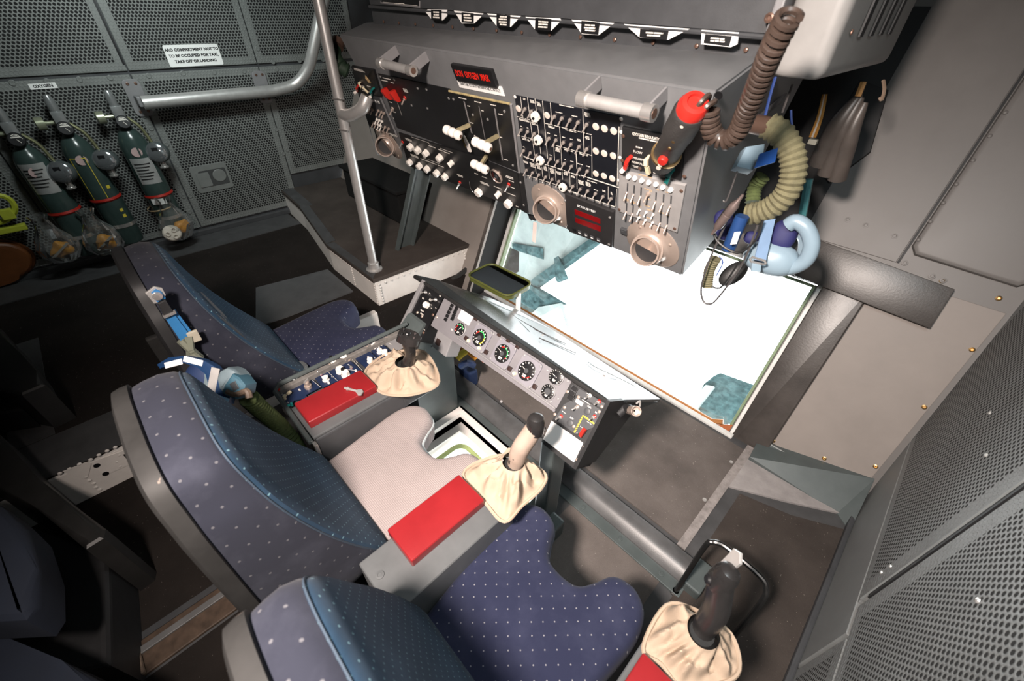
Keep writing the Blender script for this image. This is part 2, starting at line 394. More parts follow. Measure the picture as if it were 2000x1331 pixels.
# left wall: perforated panels, strips and screws
PG = (.178, .186, .178)
wl = struct(mk('wall_left', bx(-4.2, -4.115, -1.75, 2.6, -.1, 2.35), GREYD))
ys = [-1.14, -.33, .48, 1.29, 2.12]; zs = [(.24, 1.305), (1.325, 2.29)]
for i in range(4):
    for j, (z0, z1) in enumerate(zs):
        if i == 3 and j == 0: z0 = .5
        hx, hy = (ys[i+1]-ys[i])/2-.004, (z1-z0)/2
        me = P_(('lp', j, i == 3), lambda: box(nb(), -hx, hx, -hy, hy, -.02, 0, bev=.003, seg=1), False)
        mk('perforated_panel', me, perforated('perforated_sheet', PG, hx, hy, pitch=.0205, r=.0074), wl, LW.m((ys[i]+ys[i+1])/2, (z0+z1)/2))
def wscrew(): return la([(.016, 0), (.0155, .003), (.0125, .0042), (.011, .002), (.004, .002), (.003, .0005)], 16)
PANELG = mat('panel_grey_green', PG, .5, var=.1)
for q in ((24, 158), (92, 155), (155, 151), (215, 148), (250, 158), (267, 156), (290, 144), (357, 139), (418, 137), (476, 135), (503, 91), (533, 117), (585, 115), (631, 113), (540, 131), (502, 144), (524, 203), (535, 201), (539, 253), (549, 248), (553, 300), (561, 293), (281, 226), (300, 225), (295, 251), (325, 282), (338, 343), (358, 384), (370, 414), (371, 383), (375, 435), (160, 478), (130, 508), (58, 537), (322, 469)):
    mk('screw', P_('wscrew', wscrew), PANELG, wl, LW.at(q[0], q[1]+(4 if q[1] < 165 else 0), c=.001))
for p0, p1 in (((183, 0), (251, 137)),): # dark gap between two upper panels
    a0, c0 = LW.px(*p0); a1, c1 = LW.px(*p1)
    mk('panel_gap', bx(a0-.006, a0+.006, c1+.03, 2.28, 0, .0015), BLACK, wl, LW.m(0, 0))
# left wall below the platform corner and the far left upper return
# flush latch plate
lp = mk('latch_plate', pr(rrect(.255, .2, .02), 0, .006, bev=.002), PANELG, wl, LW.at(414, 347))
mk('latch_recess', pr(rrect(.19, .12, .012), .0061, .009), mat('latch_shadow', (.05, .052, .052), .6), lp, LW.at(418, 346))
mk('latch_flap', pr(rrect(.085, .105, .006), .009, .0115), PANELG, lp, LW.at(399, 351))
mk('latch_disc', la([(.047, .009), (.047, .012), (.043, .014)], 24), PANELG, lp, LW.at(428, 342))
# placards on the left wall
def placard(M, w, h, rows, size, ink=INK, bg=CARD, sx=1.0, gap=1.5, par=None, bold=0.0):
    s = mk('placard', pr(rrect(w, h, min(w, h)*.08), 0, .003), bg, par, M)
    for i, r in enumerate(rows): text(r, size, ink, s, M @ T(0, ((len(rows)-1)/2-i)*size*gap, .003), sx=sx, bold=bold)
    return s
o = placard(LW.at(379, 108, c=.002, rot=0), .335, .125, ['ARO COMPARTMENT NOT TO', 'TO BE OCCUPIED FOR TAXI,', 'TAKE OFF OR LANDING'], .0225, sx=1.05, bold=.0012)
tag(o, 'white placard about taxi, take off and landing on perforated wall', 'placard')
o = placard(LW.at(84, 168, c=.002), .125, .03, ['OXYGEN'], .021, sx=1.05, bold=.001); tag(o, 'small white OXYGEN placard above the green bottles', 'placard')

# end bulkhead around the window
wf = struct(mk('wall_front', pr([(-4.1, .82), (.42, .82), (.42, 2.6), (-4.1, 2.6)], -.06, 0), WARMG, None, W.m(0, 0)))
mk('lower_skin', pr([(-.19, -.15), (.42, -.15), (.42, .82), (-.19, .82)], -.06, 0), WARMG, wf, W.m(0, 0))
mk('lower_skin', pr([(-2.13, -.3), (-.19, -.3), (-.19, -.055), (-2.13, -.055)], -.06, 0), WARMG, wf, W.m(0, 0))
mk('beige_panel', pr([(-4.1, .1), (-2.04, .0), (-2.04, 1.3), (-4.1, 1.3)], -.02, 0), BEIGE, wf, BW.m(0, 0))
rev = [BW.w(-2.04, -.1), BW.w(-2.04, 1.3), W.w(-2.095, 1.3), W.w(-2.095, -.1)]
b = nb(); q = [b.verts.new(p) for p in rev] + [b.verts.new(p+Vector((-.03, 0, 0))) for p in rev]
for f in ((0, 1, 2, 3), (7, 6, 5, 4), (0, 4, 5, 1), (1, 5, 6, 2), (2, 6, 7, 3), (3, 7, 4, 0)): b.faces.new([q[i] for i in f])
mk('reveal_pad', b, LINER, wf)
# grey lower right panel with brass screws and a rough kick strip
mk('grey_panel', pr([(.0, .03), (.375, .135), (.385, .94), (.0, .94)], 0, .006, bev=.002), BEIGE, wf, W.m(0, 0))
def bscrew(): return la([(.0095, 0), (.0095, .003), (.006, .0045), (.0045, .0035), (.003, .0015)], 14)
for q in ((1950, 583), (1898, 683), (1805, 795), (1610, 895), (1710, 911), (1840, 549), (1511, 861)):
    mk('brass_screw', P_('bscrew', bscrew), BRASS, wf, W.at(*q, c=.006))
mk('kick_strip', bx(-.02, .39, -.04, .05, 0, .03, bev=.006), GREYG, wf, W.m(0, 0))
kq = [W.w(-.06, .03, .004), W.w(.385, .14, .004), onz(1660, 1038, .004), onz(1635, 1003, .004), onz(1464, 893, .03)]
b = nb(); vs = [b.verts.new(p) for p in kq]; b.faces.new(vs); ex = bmesh.ops.extrude_face_region(b, geom=b.faces[:])
for v in [g for g in ex['geom'] if isinstance(g, bmesh.types.BMVert)]: v.co.z -= .05
mk('kick_slope', b, GREYG, wf)
mk('shade_sheet', pr([(-.9, .93), (-.345, .93), (-.345, 1.9), (-.9, 1.9)], .0085, .012), BLACKM, wf, W.m(0, 0))  # added black sheet: shade behind the hanging mask put into the colour
# upper right skins: hinge seam, proud rounded panel, rivets
mk('upper_panel', pr([(-.42, 1.0), (.012, 1.0), (.012, 2.55), (-.42, 2.55)], 0, .008, bev=.002), WARMG, wf, W.m(0, 0))
mk('hinge_seam', bx(.014, .022, 1.0, 2.5, 0, .012), BLACKM, wf, W.m(0, 0))
poly = [(.026, 2.5), (.026, 1.075), (.05, 1.045), (.36, 1.035), (.392, 1.07), (.395, 2.5)]
mk('door_panel', pr(poly, 0, .03, bev=.02, seg=4), WARMG, wf, W.m(0, 0), smooth=True)
for q in ((1656, 430), (1691, 441), (1747, 462), (1767, 514), (1820, 540), (1842, 548)):
    mk('screw', P_('wscrew2', lambda: la([(.011, 0), (.011, .003), (.006, .0035), (.005, .002)], 14)), WARMG, wf, W.at(*q, c=.008))
for q in ((1866, 363), (1841, 399), (1816, 435), (1793, 470), (1898, 317), (1930, 270), (1960, 225)):
    mk('rivet', P_('rivet', rivet), WARMG, wf, W.at(*q, c=.03))
# black pads beside and above the window
o = mk('window_pad', pr(rrect(.165, 1.0, .01), 0, .035, bev=.01, seg=3), PADK, None, W.m(-.085, .375), smooth=True)
tag(o, 'worn black vinyl pad running down the right side of the window', 'pad')
pp = [W.px(*q) for q in ((1603, 478), (1862, 568), (1815, 645), (1563, 547))]
b = nb(); prism(b, [W.px(*q) for q in ((1555, 540), (1598, 470), (1860, 566), (1813, 640))][::1], .05, .075, bev=.006, seg=2)
bs_ = mk('overhang_pad', b, PADK, None, W.m(0, 0), smooth=True); tag(bs_, 'long scuffed black pad standing off the bulkhead right of the oxygen mask', 'pad')
mk('standoff', bx(-.2, .12, .88, .93, 0, .05), BLACKM, bs_, W.m(0, 0))

# the big window
def frame_bars(name, x0, x1, y0, y1, wd, c0, c1, m, par, Fm, bev=.004):
    for r in ((x0-wd, x0, y0-wd, y1+wd), (x1, x1+wd, y0-wd, y1+wd), (x0, x1, y0-wd, y0), (x0, x1, y1, y1+wd)):
        mk(name, bx(r[0], r[1], r[2], r[3], c0, c1, bev=bev), m, par, Fm)
GL = glassy('window_glass', (.97, .99, .985), .05, .01, haze=.03)
b = nb()
for r in ((-2.092, -2.07, -.07, .837), (-.185, -.163, -.07, .837), (-2.07, -.185, -.07, -.05), (-2.07, -.185, .815, .837)): box(b, *r, -.05, .012, bev=.004)
w1 = struct(mk('window_1', b, mat('white_frame', (.7, .7, .68), .4), None, W.m(0, 0)))
frame_bars('window_seal', -2.052, -.205, -.034, .797, .014, -.045, .004, mat('green_seal', (.2, .27, .16), .5), w1, W.m(0, 0))
mk('window_pane', bx(-2.05, -.207, -.034, .795, -.035, -.03), GL, w1, W.m(0, 0))
ORG = mat('orange_sealant', (.36, .15, .045), .5, var=.2, vs=40)
mk('bottom_seal', tu([W.w(-2.05, -.014, .006), W.w(-.29, -.014, .006), W.w(-.235, .015, .006)], .015, 8), ORG, w1, smooth=True)
mk('corner_seal', pr([(-.3, -.05), (-.19, -.05), (-.19, .03), (-.235, .0)], 0, .01), mat('rust_sealant', (.35, .1, .03), .5), w1, W.m(0, 0))
mk('sill', bx(-2.1, -.16, 1.785, 1.815, -.09, .012, bev=.004), mat('white_sill', (.62, .62, .6), .35), w1)

# floor hatch with a second window in its bottom
def ring(x0, x1, y0, y1, wd, z0, z1): 
    b = nb()
    for r in ((x0, x0+wd, y0, y1), (x1-wd, x1, y0, y1), (x0+wd, x1-wd, y0, y0+wd), (x0+wd, x1-wd, y1-wd, y1)): box(b, *r, z0, z1)
    return b
w2 = struct(mk('window_2', ring(HX0-.03, HX1+.03, HY0-.03, HY1+.03, .04, -.015, .012), WHITEP))
mk('hatch_wall', ring(HX0-.006, HX1+.006, HY0-.006, HY1+.006, .006, -.26, -.015), WHITEP, w2)
mk('hatch_ledge', ring(HX0, HX1, HY0, HY1, .04, -.09, -.075), WHITEP, w2)
ro = rrect(HX1-HX0-.06, HY1-HY0-.06, .06, 6)
cxh, cyh = (HX0+HX1)/2, (HY0+HY1)/2
mk('hatch_seal', tu([(cxh+x, cyh+y, -.2) for x, y in ro], .014, 8, closed=True), mat('green_hatch_seal', (.3, .36, .14), .5), w2, smooth=True)
mk('hatch_pane', pr([(cxh+x, cyh+y) for x, y in ro], -.21, -.205), GL, w2)

# right wall
wr = struct(mk('wall_right', bx(.41, .5, -1.75, 2.9, -.1, 2.35), GREYD))
RG = (.2, .21, .21)
RP = mat('right_wall_paint', RG, .5, var=.1)
def rpan(y0, y1, z0, z1, perf, mg=.04, mxx=None, z=0.0):
    hx, hy = (y1-y0)/2, (z1-z0)/2
    m = perforated('perforated_sheet_right', RG, hx, hy, pitch=.0165, r=.0052, margin=mg, mx=mxx) if perf else RP
    return mk('perforated_panel' if perf else 'plain_panel', bx(-hx, hx, -hy, hy, -.015, 0, bev=.003, seg=1), m, wr, RW.m(-(y0+y1)/2, (z0+z1)/2, z))
rpan(1.112, 2.25, .33, 2.28, True, .035, .07); rpan(.0, 1.09, .345, 2.28, True, .045, .06)
rpan(-1.7, -.02, .345, 2.28, True, .045, .06)
rpan(1.0, 2.25, 0, .325, False); rpan(-.2, .98, 0, .34, True, .05, .04)
mk('panel_gap', bx(-1.108, -1.094, .4, 2.2, -.012, .002), BLACKM, wr, RW.m(0, 0))
mk('gap_lip', bx(-1.114, -1.107, .36, 2.2, 0, .006), RP, wr, RW.m(0, 0))
for q in ((1722, 1119), (1740, 1107), (1934, 807), (1927, 890), (1911, 1174)):
    mk('rivet', P_('rvr', lambda: la([(.006, 0), (.0055, .003), (.002, .0045)], 10)), ALU, wr, RW.at(*q))
struct(mk('baseboard_right', bx(.38, .4, -1.7, 1.75, 0, .03, bev=.006), GREYD))

# raised platform left of the window
pf = thing('raised_platform', 'low dark topped platform with white riveted sides under the slanted post', 'platform', (-2.18, .975, .18))
pl = [(-2.183, .975), (-2.829, .982), (-3.621, 1.129), (-4.11, 1.17), (-4.11, 1.85), (-2.165, 1.735)]
pl2 = [(-2.183, .975), (-2.829, .982), (-3.621, 1.129), (-4.11, 1.17), (-4.11, 1.9), (-2.165, 1.9)]
mk('top', pr(pl2, .355, .38, bev=.004), carpet('platform_carpet', (.075, .062, .055)), pf)
mk('side', pr([(-2.19, .985), (-2.83, .992), (-3.62, 1.139), (-4.1, 1.18), (-4.1, 1.88), (-2.17, 1.88)], .0, .355), WHITEP, pf)
PF1 = Fr((-2.183, .985, .18), (.646, -.007, 0), (0, 0, 1)); PF2 = Fr((-2.17, 0, 0), (0, 1, 0), (0, 0, 1))
for i in range(22): mk('rivet', P_('rivet', rivet), WHITEP, pf, PF1.m(-.02-i*.028, .16, 0))
for i in range(8): mk('rivet', P_('rivet', rivet), WHITEP, pf, PF1.m(-.02, .02+i*.018, 0)); mk('rivet', P_('rivet', rivet), WHITEP, pf, PF1.m(-.32, .02+i*.018, 0))
for i in range(16): mk('rivet', P_('rivet', rivet), WHITEP, pf, PF2.m(1.0+i*.045, .34, 0))
for i in range(7): mk('rivet', P_('rivet', rivet), WHITEP, pf, PF2.m(1.005, .2+i*.02, 0)); mk('rivet', P_('rivet', rivet), WHITEP, pf, PF2.m(1.69, .2+i*.02, 0))
for pts in ([(-2.83, .985), (-3.62, 1.132), (-3.6, 1.2), (-2.85, 1.06)], [(-2.19, .98), (-2.83, .985), (-2.82, 1.04), (-2.25, 1.035)], [(-4.1, 1.18), (-3.62, 1.14), (-3.6, 1.23), (-4.1, 1.27)]):
    slab('edge_tape', pts, .38, .384, LINO, pf)
mk('seal_bead', tu([(-2.165, .98, .06), (-2.15, 1.2, .1), (-2.15, 1.45, .13), (-2.14, 1.65, .2), (-2.13, 1.75, .24)], .02, 6), RUBBER, pf, smooth=True)
# low bench box behind the platform (dark)
o = thing('storage_box', 'dark grey box standing on the platform against the left wall', 'box', (-3.3, 1.6, .38))
mk('body', bx(-3.6, -2.75, 1.55, 1.85, .386, .62, bev=.01), LINER, o); mk('lid', bx(-3.62, -2.73, 1.53, 1.86, .62, .645, bev=.006), LINER, o)
# ---------------------------------------------------------------- operator seats
NAVY = (.0185, .022, .05)
FAB_C = dotted('navy_cushion_cloth', NAVY, (.2, .2, .22), .042, .042, .0021, (0, 1), .3)
FAB_S = dotted('navy_side_cloth', (.02, .022, .034), (.09, .09, .1), .056, .056, .003, (0, 1), .5, 'UV')
FAB_F = dotted('blue_front_cloth', (.012, .034, .064), (.13, .24, .28), .026, .036, .0022, (0, 2), .4)
WAF = waffle('grey_waffle_cloth', (.33, .28, .272))
SHELL = mat('worn_grey_shell', (.024, .0235, .023), .62, spec=.25, var=.2, wear=(.2, .155, .13), wcut=.68, wscale=9)
PIPE = mat('seat_piping', (.025, .04, .06), .8)
CUSH = [(-.19, .0), (-.205, .12), (-.225, .26), (-.235, .36), (-.215, .425), (-.165, .455), (-.105, .44), (-.075, .385), (-.04, .345), (.04, .345), (.075, .385), (.105, .44), (.165, .455), (.215, .425), (.235, .36), (.225, .26), (.205, .12), (.19, .0)]
def cushion_mesh(h=.12):
    out = [(p.x, p.y) for p in spline([(x, y, 0) for x, y in CUSH], 4)]
    b = nb(); n = len(out); c = Vector((0, .2))
    rings = []
    for inset, z in ((0, -h), (-.004, -h*.55), (0, -.035), (.006, -.016), (.016, -.005), (.03, 0)):
        ring_ = []
        for i in range(n):
            p = Vector(out[i]); a = Vector(out[i-1] if i else out[0]); d = Vector(out[(i+1) % n] if i < n-1 else out[-1])
            t = (d-a).normalized() if (d-a).length > 1e-6 else Vector((1, 0)); nrm = Vector((-t.y, t.x))
            if (c-p).dot(nrm) < 0 and abs(t.y) < .2 and p.y < .05: nrm = -nrm
            # outline runs clockwise from the back left, inside is to the right of travel
            nrm = Vector((t.y, -t.x))
            ring_.append(b.verts.new((p.x+nrm.x*inset, p.y+nrm.y*inset, z)))
        rings.append(ring_)
    for A, B in zip(rings, rings[1:]):
        for i in range(n): b.faces.new((A[i], A[(i+1) % n], B[(i+1) % n], B[i]))
    b.faces.new(rings[0][::-1]); f = b.faces.new(rings[-1]); bmesh.ops.triangulate(b, faces=[f])
    return b
def back_outline(wb, wt, z0, z1, n=9):
    """half widths at bottom and top, rounded top corners; list of (x, z) anticlockwise seen from the front"""
    pts = [(wb*.9, z0), (wb, z0+.06), (wb*.99, z0+(z1-z0)*.4), (wt*1.12, z0+(z1-z0)*.72), (wt*1.02, z1-.1), (wt*.86, z1-.03), (wt*.5, z1-.004), (0, z1)]
    pts = pts + [(-x, z) for x, z in pts[-2::-1]]
    return [(p.x, p.y) for p in spline([(x, z, 0) for x, z in pts], 5)]
def backrest(cx, y0, z0, z1, yr, fy, wb=.235, wt=.175, th=None):
    """cloth body + front panel + shell; yr rear y, fy(z) front y"""
    ol = back_outline(wb, wt, z0, z1); n = len(ol); zc = (z0+z1)/2
    def loft(rings):
        b = nb(); R_ = []; uvl = b.loops.layers.uv.new('UVMap'); arc = [0]
        for p_, q_ in zip(ol, ol[1:]): arc.append(arc[-1]+math.dist(p_, q_))
        arc.append(arc[-1]+math.dist(ol[-1], ol[0]))
        for sc, fn in rings:
            R_.append([b.verts.new((x*sc, fn(zc+(z-zc)*sc), zc+(z-zc)*sc)) for x, z in ol])
        for A, B in zip(R_, R_[1:]):
            for i in range(n):
                f = b.faces.new((A[i], A[(i+1) % n], B[(i+1) % n], B[i]))
                for l, k in zip(f.loops, (i, i+1, i+1, i)): l[uvl].uv = (arc[k], l.vert.co.y)
        b.faces.new(R_[0]); b.faces.new(R_[-1][::-1]); return b
    body = loft([(.9, lambda z: yr), (.985, lambda z: yr+.006), (1, lambda z: yr+.03), (1.005, lambda z: (yr+fy(z))/2+.01), (.985, lambda z: fy(z)-.012), (.96, lambda z: fy(z)-.003)])
    front = loft([(.97, lambda z: fy(z)-.02), (.966, lambda z: fy(z)-.004), (.94, lambda z: fy(z)+.006), (.85, lambda z: fy(z)+.014), (.7, lambda z: fy(z)+.015), (.5, lambda z: fy(z)+.014), (.3, lambda z: fy(z)+.013), (.12, lambda z: fy(z)+.0125), (.01, lambda z: fy(z)+.0125)])
    shell = loft([(.7, lambda z: yr-.035), (.95, lambda z: yr-.03), (1.005, lambda z: yr-.022), (1.015, lambda z: yr-.008), (1.015, lambda z: yr+.006), (1.0, lambda z: yr+.008), (.9, lambda z: yr+.004)])
    pip = [Vector((x*.966, fy(zc+(z-zc)*.966)-.003, zc+(z-zc)*.966)) for x, z in ol]
    return body, front, shell, tu(pip, .0022, 5, cap=True)
def lumbar(y_low, y_mid, y_top, z0, z1):
    def f(z):
        t = max(0, min(1, (z-z0)/(z1-z0)))
        return y_low*(1-t)**2 + 2*y_mid*t*(1-t) + y_top*t*t
    return f
def seat(label, cx, yc, zc, z1, yr, fy, cmat, wb=.235, wt=.175, rot=0, z0=None, shell=None):
    t = thing('operator_seat', label, 'seat', (cx, yc, 0), 'operator seats in a row facing the window')
    mk('cushion', cushion_mesh(), cmat, t, T(cx, yc, zc) @ RZ(rot), smooth=True)
    mk('seat_pan', bx(-.2, .2, .0, .36, -.17, -.11, bev=.02), GREYD, t, T(cx, yc, zc))
    mk('pedestal', bx(-.13, .13, .02, .3, 0, zc-.16, bev=.02), GREYD, t, T(cx, yc, 0))
    for s in (-1, 1): mk('track_foot', bx(s*.16-.02, s*.16+.02, -.05, .33, 0, .03, bev=.006), ALU, t, T(cx, yc, 0))
    b1, b2, b3, b4 = backrest(cx, 0, z0 or zc-.03, z1, yr, fy, wb, wt)
    mk('backrest', b1, FAB_S, t, T(cx, 0, 0), smooth=True); mk('back_panel', b2, FAB_F, t, T(cx, 0, 0), smooth=True)
    sh = mk('back_shell', b3, shell or SHELL, t, T(cx, 0, 0), smooth=True); mk('piping', b4, PIPE, t, T(cx, 0, 0), smooth=True)
    for s in (-1, 1): mk('shell_bracket', bx(-.012, .012, -.12, .05, -.05, .12, bev=.008), SHELL, sh, T(cx+s*(wb-.01), yr+.03, zc+.02))
    return t
seat2 = seat('operator seat with pale grey cushion and blue back in the middle of the row', -.845, .1, .5, 1.1, -.135, lumbar(.16, .0, -.04, .5, 1.08), WAF, .235, .19)
fe = [Vector((x-.845, y+.1, .5)) for x, y in ((-.165, .448), (-.11, .436), (-.08, .383), (-.042, .342), (.042, .342), (.08, .383), (.11, .436), (.16, .448))]
mk('foam_edge', tu(spline([p_-Vector((0, -.004, .05)) for p_ in fe], 5), .009, 8), FOAM, seat2, smooth=True)
seat3 = seat('navy dotted operator seat nearest the right wall, beside the plain grey console', -.235, .13, .5, 1.11, -.105, lumbar(.13, .03, -.03, .5, 1.1), FAB_C, .235, .175, rot=.03)
seat1 = seat('navy dotted operator seat left of the blue switch console', -1.72, .255, .5, 1.06, -.03, lumbar(.3, .1, .06, .5, 1.05), FAB_C, .25, .2, shell=BLACKM)

# ---------------------------------------------------------------- side consoles
PADT = .62
def armpad(par, x0, x1, y0, y1, z=PADT):
    mk('arm_pad', bx(x0, x1, y0, y1, z-.035, z, bev=.006, seg=3), RED, par, smooth=True)
CT = .588
k1 = thing('side_console', 'wide grey console with blue switch panel and key on its red pad', 'console', (-1.2, .4, 0))
mk('body', bx(-1.352, -1.065, .165, .5, 0, CT-.012, bev=.006), GREYD, k1); mk('front_shelf', bx(-1.352, -1.065, .495, .66, CT-.1, CT-.012, bev=.006), GREYD, k1)
mk('top_plate', bx(-1.25, -1.07, .16, .62, CT-.012, CT, bev=.004), GREYC, k1)
mk('lip', tu([(-1.075, .15, CT-.02), (-1.34, .148, CT+.025), (-1.362, .17, CT+.03), (-1.364, .72, CT+.03)], .009, 8), GREYG, k1, smooth=True)
mk('lip_strip', bx(-1.356, -1.335, .16, .7, CT-.01, CT+.024, bev=.003), mat('worn_edge', (.16, .15, .14), .5, var=.3, vs=50, wear=(.5, .4, .33), wcut=.6, wscale=40), k1)
armpad(k1, -1.232, -1.113, .172, .426)
k2 = thing('side_console', 'plain narrow grey console with one red pad between the middle and right seats', 'console', (-.52, .25, 0))
mk('body', bx(-.605, -.437, .07, .47, 0, CT, bev=.007, seg=3), GREYC, k2, smooth=True)
armpad(k2, -.615, -.499, .166, .412)
mk('screw', P_('wscrew2', None), GREYC, k2, T(*onz(742, 1124, CT)))
k3 = thing('side_console', 'narrow grey console with red pad at the bottom edge beside the hoop guard', 'console', (.06, .3, 0))
mk('body', bx(-.0, .17, .07, .5, 0, CT, bev=.007, seg=3), GREYC, k3, smooth=True)
armpad(k3, .012, .125, .17, .425)
# pedestal joining the blue console to the instrument panel
o = thing('panel_pedestal', 'grey green sheet metal pedestal under left end of instrument panel', 'pedestal', (-1.15, .7, 0))
mk('body', bx(-1.42, -1.285, .67, .9, 0, .56, bev=.008), GREYG, o)
mk('neck', pr([(.68, .56), (.9, .56), (.86, .63), (.76, .63)], -1.41, -1.29, M=Matrix(((0, 0, 1, 0), (1, 0, 0, 0), (0, 1, 0, 0), (0, 0, 0, 1)))), GREYG, o)

# ---------------------------------------------------------------- instrument panel body
IP = Fr((0, .873, .75), (1, 0, 0), (0, .627, .777))
ip = thing('instrument_panel', 'long instrument panel with round gauges under a black edged glareshield', 'instrument panel', (-.9, .85, .3))
GAUGE = mat('gauge_panel_grey', (.165, .158, .168), .5, var=.08)
b = nb(); prism(b, [(-1.265, -.005), (-.567, -.005), (-.567, -.137), (-1.265, -.15)], -.1, 0); mk('gauge_panel', b, GAUGE, ip, IP.m(0, 0))
mk('left_panel', pr([(-1.405, -.005), (-1.272, -.005), (-1.272, -.235), (-1.405, -.235)], -.08, .002), BLACK, ip, IP.m(0, 0))
mk('left_rail', bx(-1.43, -1.407, -.26, .0, -.08, .012, bev=.004), GREY2, ip, IP.m(0, 0))
mk('right_module', pr([(-.565, -.005), (-.408, -.005), (-.408, -.25), (-.545, -.25), (-.565, -.12)], -.13, 0), BLACKM, ip, IP.m(0, 0))
side = [onx(x, y, -.402) for x, y in ((1192, 785), (1228, 781), (1285, 786), (1245, 800), (1232, 812), (1163, 902), (1125, 918))]
b = nb(); v1 = [b.verts.new(p) for p in side]; v2 = [b.verts.new(p+Vector((-.012, 0, 0))) for p in side]; b.faces.new(v1); b.faces.new(v2[::-1])
for i in range(len(side)): b.faces.new((v1[i], v2[i], v2[(i+1) % len(side)], v1[(i+1) % len(side)]))
mk('side_plate', b, BLACKM, ip)
mk('back_box', pr([(.88, .738), (.80, .65), (.9, .6), (1.0, .61), (.98, .68)], -1.38, -.41, M=Matrix(((0, 0, 1, 0), (1, 0, 0, 0), (0, 1, 0, 0), (0, 0, 0, 1)))), GREYD, ip)
# glareshield: thin shelf that slopes towards the window
gs = [(-1.5, .868, .752), (-.418, .868, .752), (-.385, .93, .748), (-.372, 1.1, .68), (-.4, 1.16, .66), (-1.3, 1.12, .675), (-1.46, .99, .72)]
gp = [onz(811, 537, .753), onz(1192, 783, .753), onz(1226, 781, .72), onz(1290, 780, .57), onz(1190, 716, .57), onz(1080, 645, .57), onz(1008, 604, .585), onz(960, 583, .61), onz(908, 566, .66), onz(852, 546, .73)]
b = nb(); v1 = [b.verts.new(p) for p in gp]; v2 = [b.verts.new(p-Vector((0, 0, .014))) for p in gp]; b.faces.new(v1); b.faces.new(v2[::-1])
for i in range(len(gp)): b.faces.new((v1[i], v2[i], v2[(i+1) % len(gp)], v1[(i+1) % len(gp)]))
bmesh.ops.triangulate(b, faces=[f for f in b.faces if len(f.verts) > 4])
GLR = mat('glareshield_black', (.035, .04, .042), .24, var=.4, vs=6, wear=(.3, .32, .33), wcut=.72, wscale=30)
gso = mk('glareshield', b, GLR, ip)
mk('edge_lip', tu([gp[0]-Vector((0, .004, .008)), gp[1]-Vector((0, .004, .008))], .0085, 8), RUBBER, gso, smooth=True)
for q_ in ((870, 566), (905, 583), (935, 592), (985, 640), (1040, 668), (1150, 740), (1180, 735), (1060, 655)):
    p_ = onz(*q_, .69); mk('screw', P_('gscrew', lambda: la([(.005, 0), (.004, .003)], 8)), ALU, gso, T(*p_))
GSF = Fr(gp[1], gp[0]-gp[1], (gp[5]-gp[1])-Vector((gp[5].x-gp[1].x, 0, 0)))
if GSF.n.z < 0: GSF.n = -GSF.n
def scratch(pts):
    b = nb(); P2 = []
    for x, y in pts:
        d = ray(x, y); P2.append(CAM + d*((GSF.o+GSF.n*.004-CAM).dot(GSF.n)/d.dot(GSF.n)))
    tube(b, P2, .0016, 4); o = mk('scratch', b, INK, gso)
for pts in ([(955, 595), (990, 612)], [(988, 605), (1010, 622), (1050, 645), (1095, 668)], [(1014, 628), (1034, 648)], [(1044, 643), (1105, 672)], [(1053, 660), (1125, 690)], [(1148, 707), (1160, 716), (1215, 742), (1240, 755)]): scratch(pts)
mk('support_foot', bx(-.6, -.44, .66, .78, .0, .1, bev=.01), GREYG, ip); mk('support_post', bx(-.56, -.5, .72, .8, .08, .56, bev=.008), GREYG, ip)

# ---------------------------------------------------------------- overhead console body
OF = Fr((0, 1.35, .981), (1, 0, 0), (0, -.4431, .8965))
oc = thing('overhead_console', 'large grey overhead console crowded with switches, levers, vents and lights', 'control console', (-1.35, 1.35, .98))
A = [OF.w(-2.217, 0), OF.w(-.497, 0), OF.w(-.436, .67), OF.w(-2.15, .692)]          # face
Bk = [Vector((-2.24, 1.75, 1.05)), Vector((-.53, 1.75, 1.05)), Vector((-.45, 1.75, 1.66)), Vector((-2.3, 1.75, 1.66))]
Tp = [Vector((-.43, 1.25, 1.6385)), Vector((-2.28, 1.25, 1.638))]
b = nb(); v = [b.verts.new(p) for p in A+Bk+Tp]
for f in ((0, 1, 2, 3), (0, 4, 5, 1), (1, 5, 6, 8, 2), (3, 9, 7, 4, 0), (3, 2, 8, 9), (9, 8, 6, 7), (4, 7, 6, 5)): b.faces.new([v[i] for i in f])
bmesh.ops.recalc_face_normals(b, faces=b.faces[:])
bmesh.ops.bevel(b, geom=b.edges[:], offset=.006, segments=2, affect='EDGES')
mk('housing', b, GREY, oc, smooth=True)
# ---------------------------------------------------------------- small control pieces, shared meshes
def toggle_m():
    b = lathe(nb(), [(.0075, 0), (.0075, .003), (.006, .004), (.006, .008), (.0045, .009)], 12)
    return lathe(b, [(.0024, 0), (.0036, .02), (.0034, .0235), (.0018, .025)], 10, T(0, 0, .007) @ RX(.45))
def hexknob_m():
    b = prism(nb(), [(.017*math.cos(math.pi*i/3), .017*math.sin(math.pi*i/3)) for i in range(6)], .006, .026, bev=.003)
    lathe(b, [(.019, 0), (.018, .006)], 20); return b
def roundknob_m():
    b = lathe(nb(), [(.0145, 0), (.0145, .003), (.012, .004), (.0125, .018), (.0105, .021)], 18)
    return box(b, -.0032, .0032, -.0125, .0125, .018, .026, bev=.0012)
def lampcap_m(): return la([(.0085, 0), (.0085, .002), (.0075, .0035), (.005, .005)], 16)
def screw_m():
    b = lathe(nb(), [(.0055, 0), (.0052, .002), (.0035, .003), (.0012, .0033)], 10); return b
def cylknob_m(): return la([(.007, 0), (.007, .012), (.006, .014)], 14)
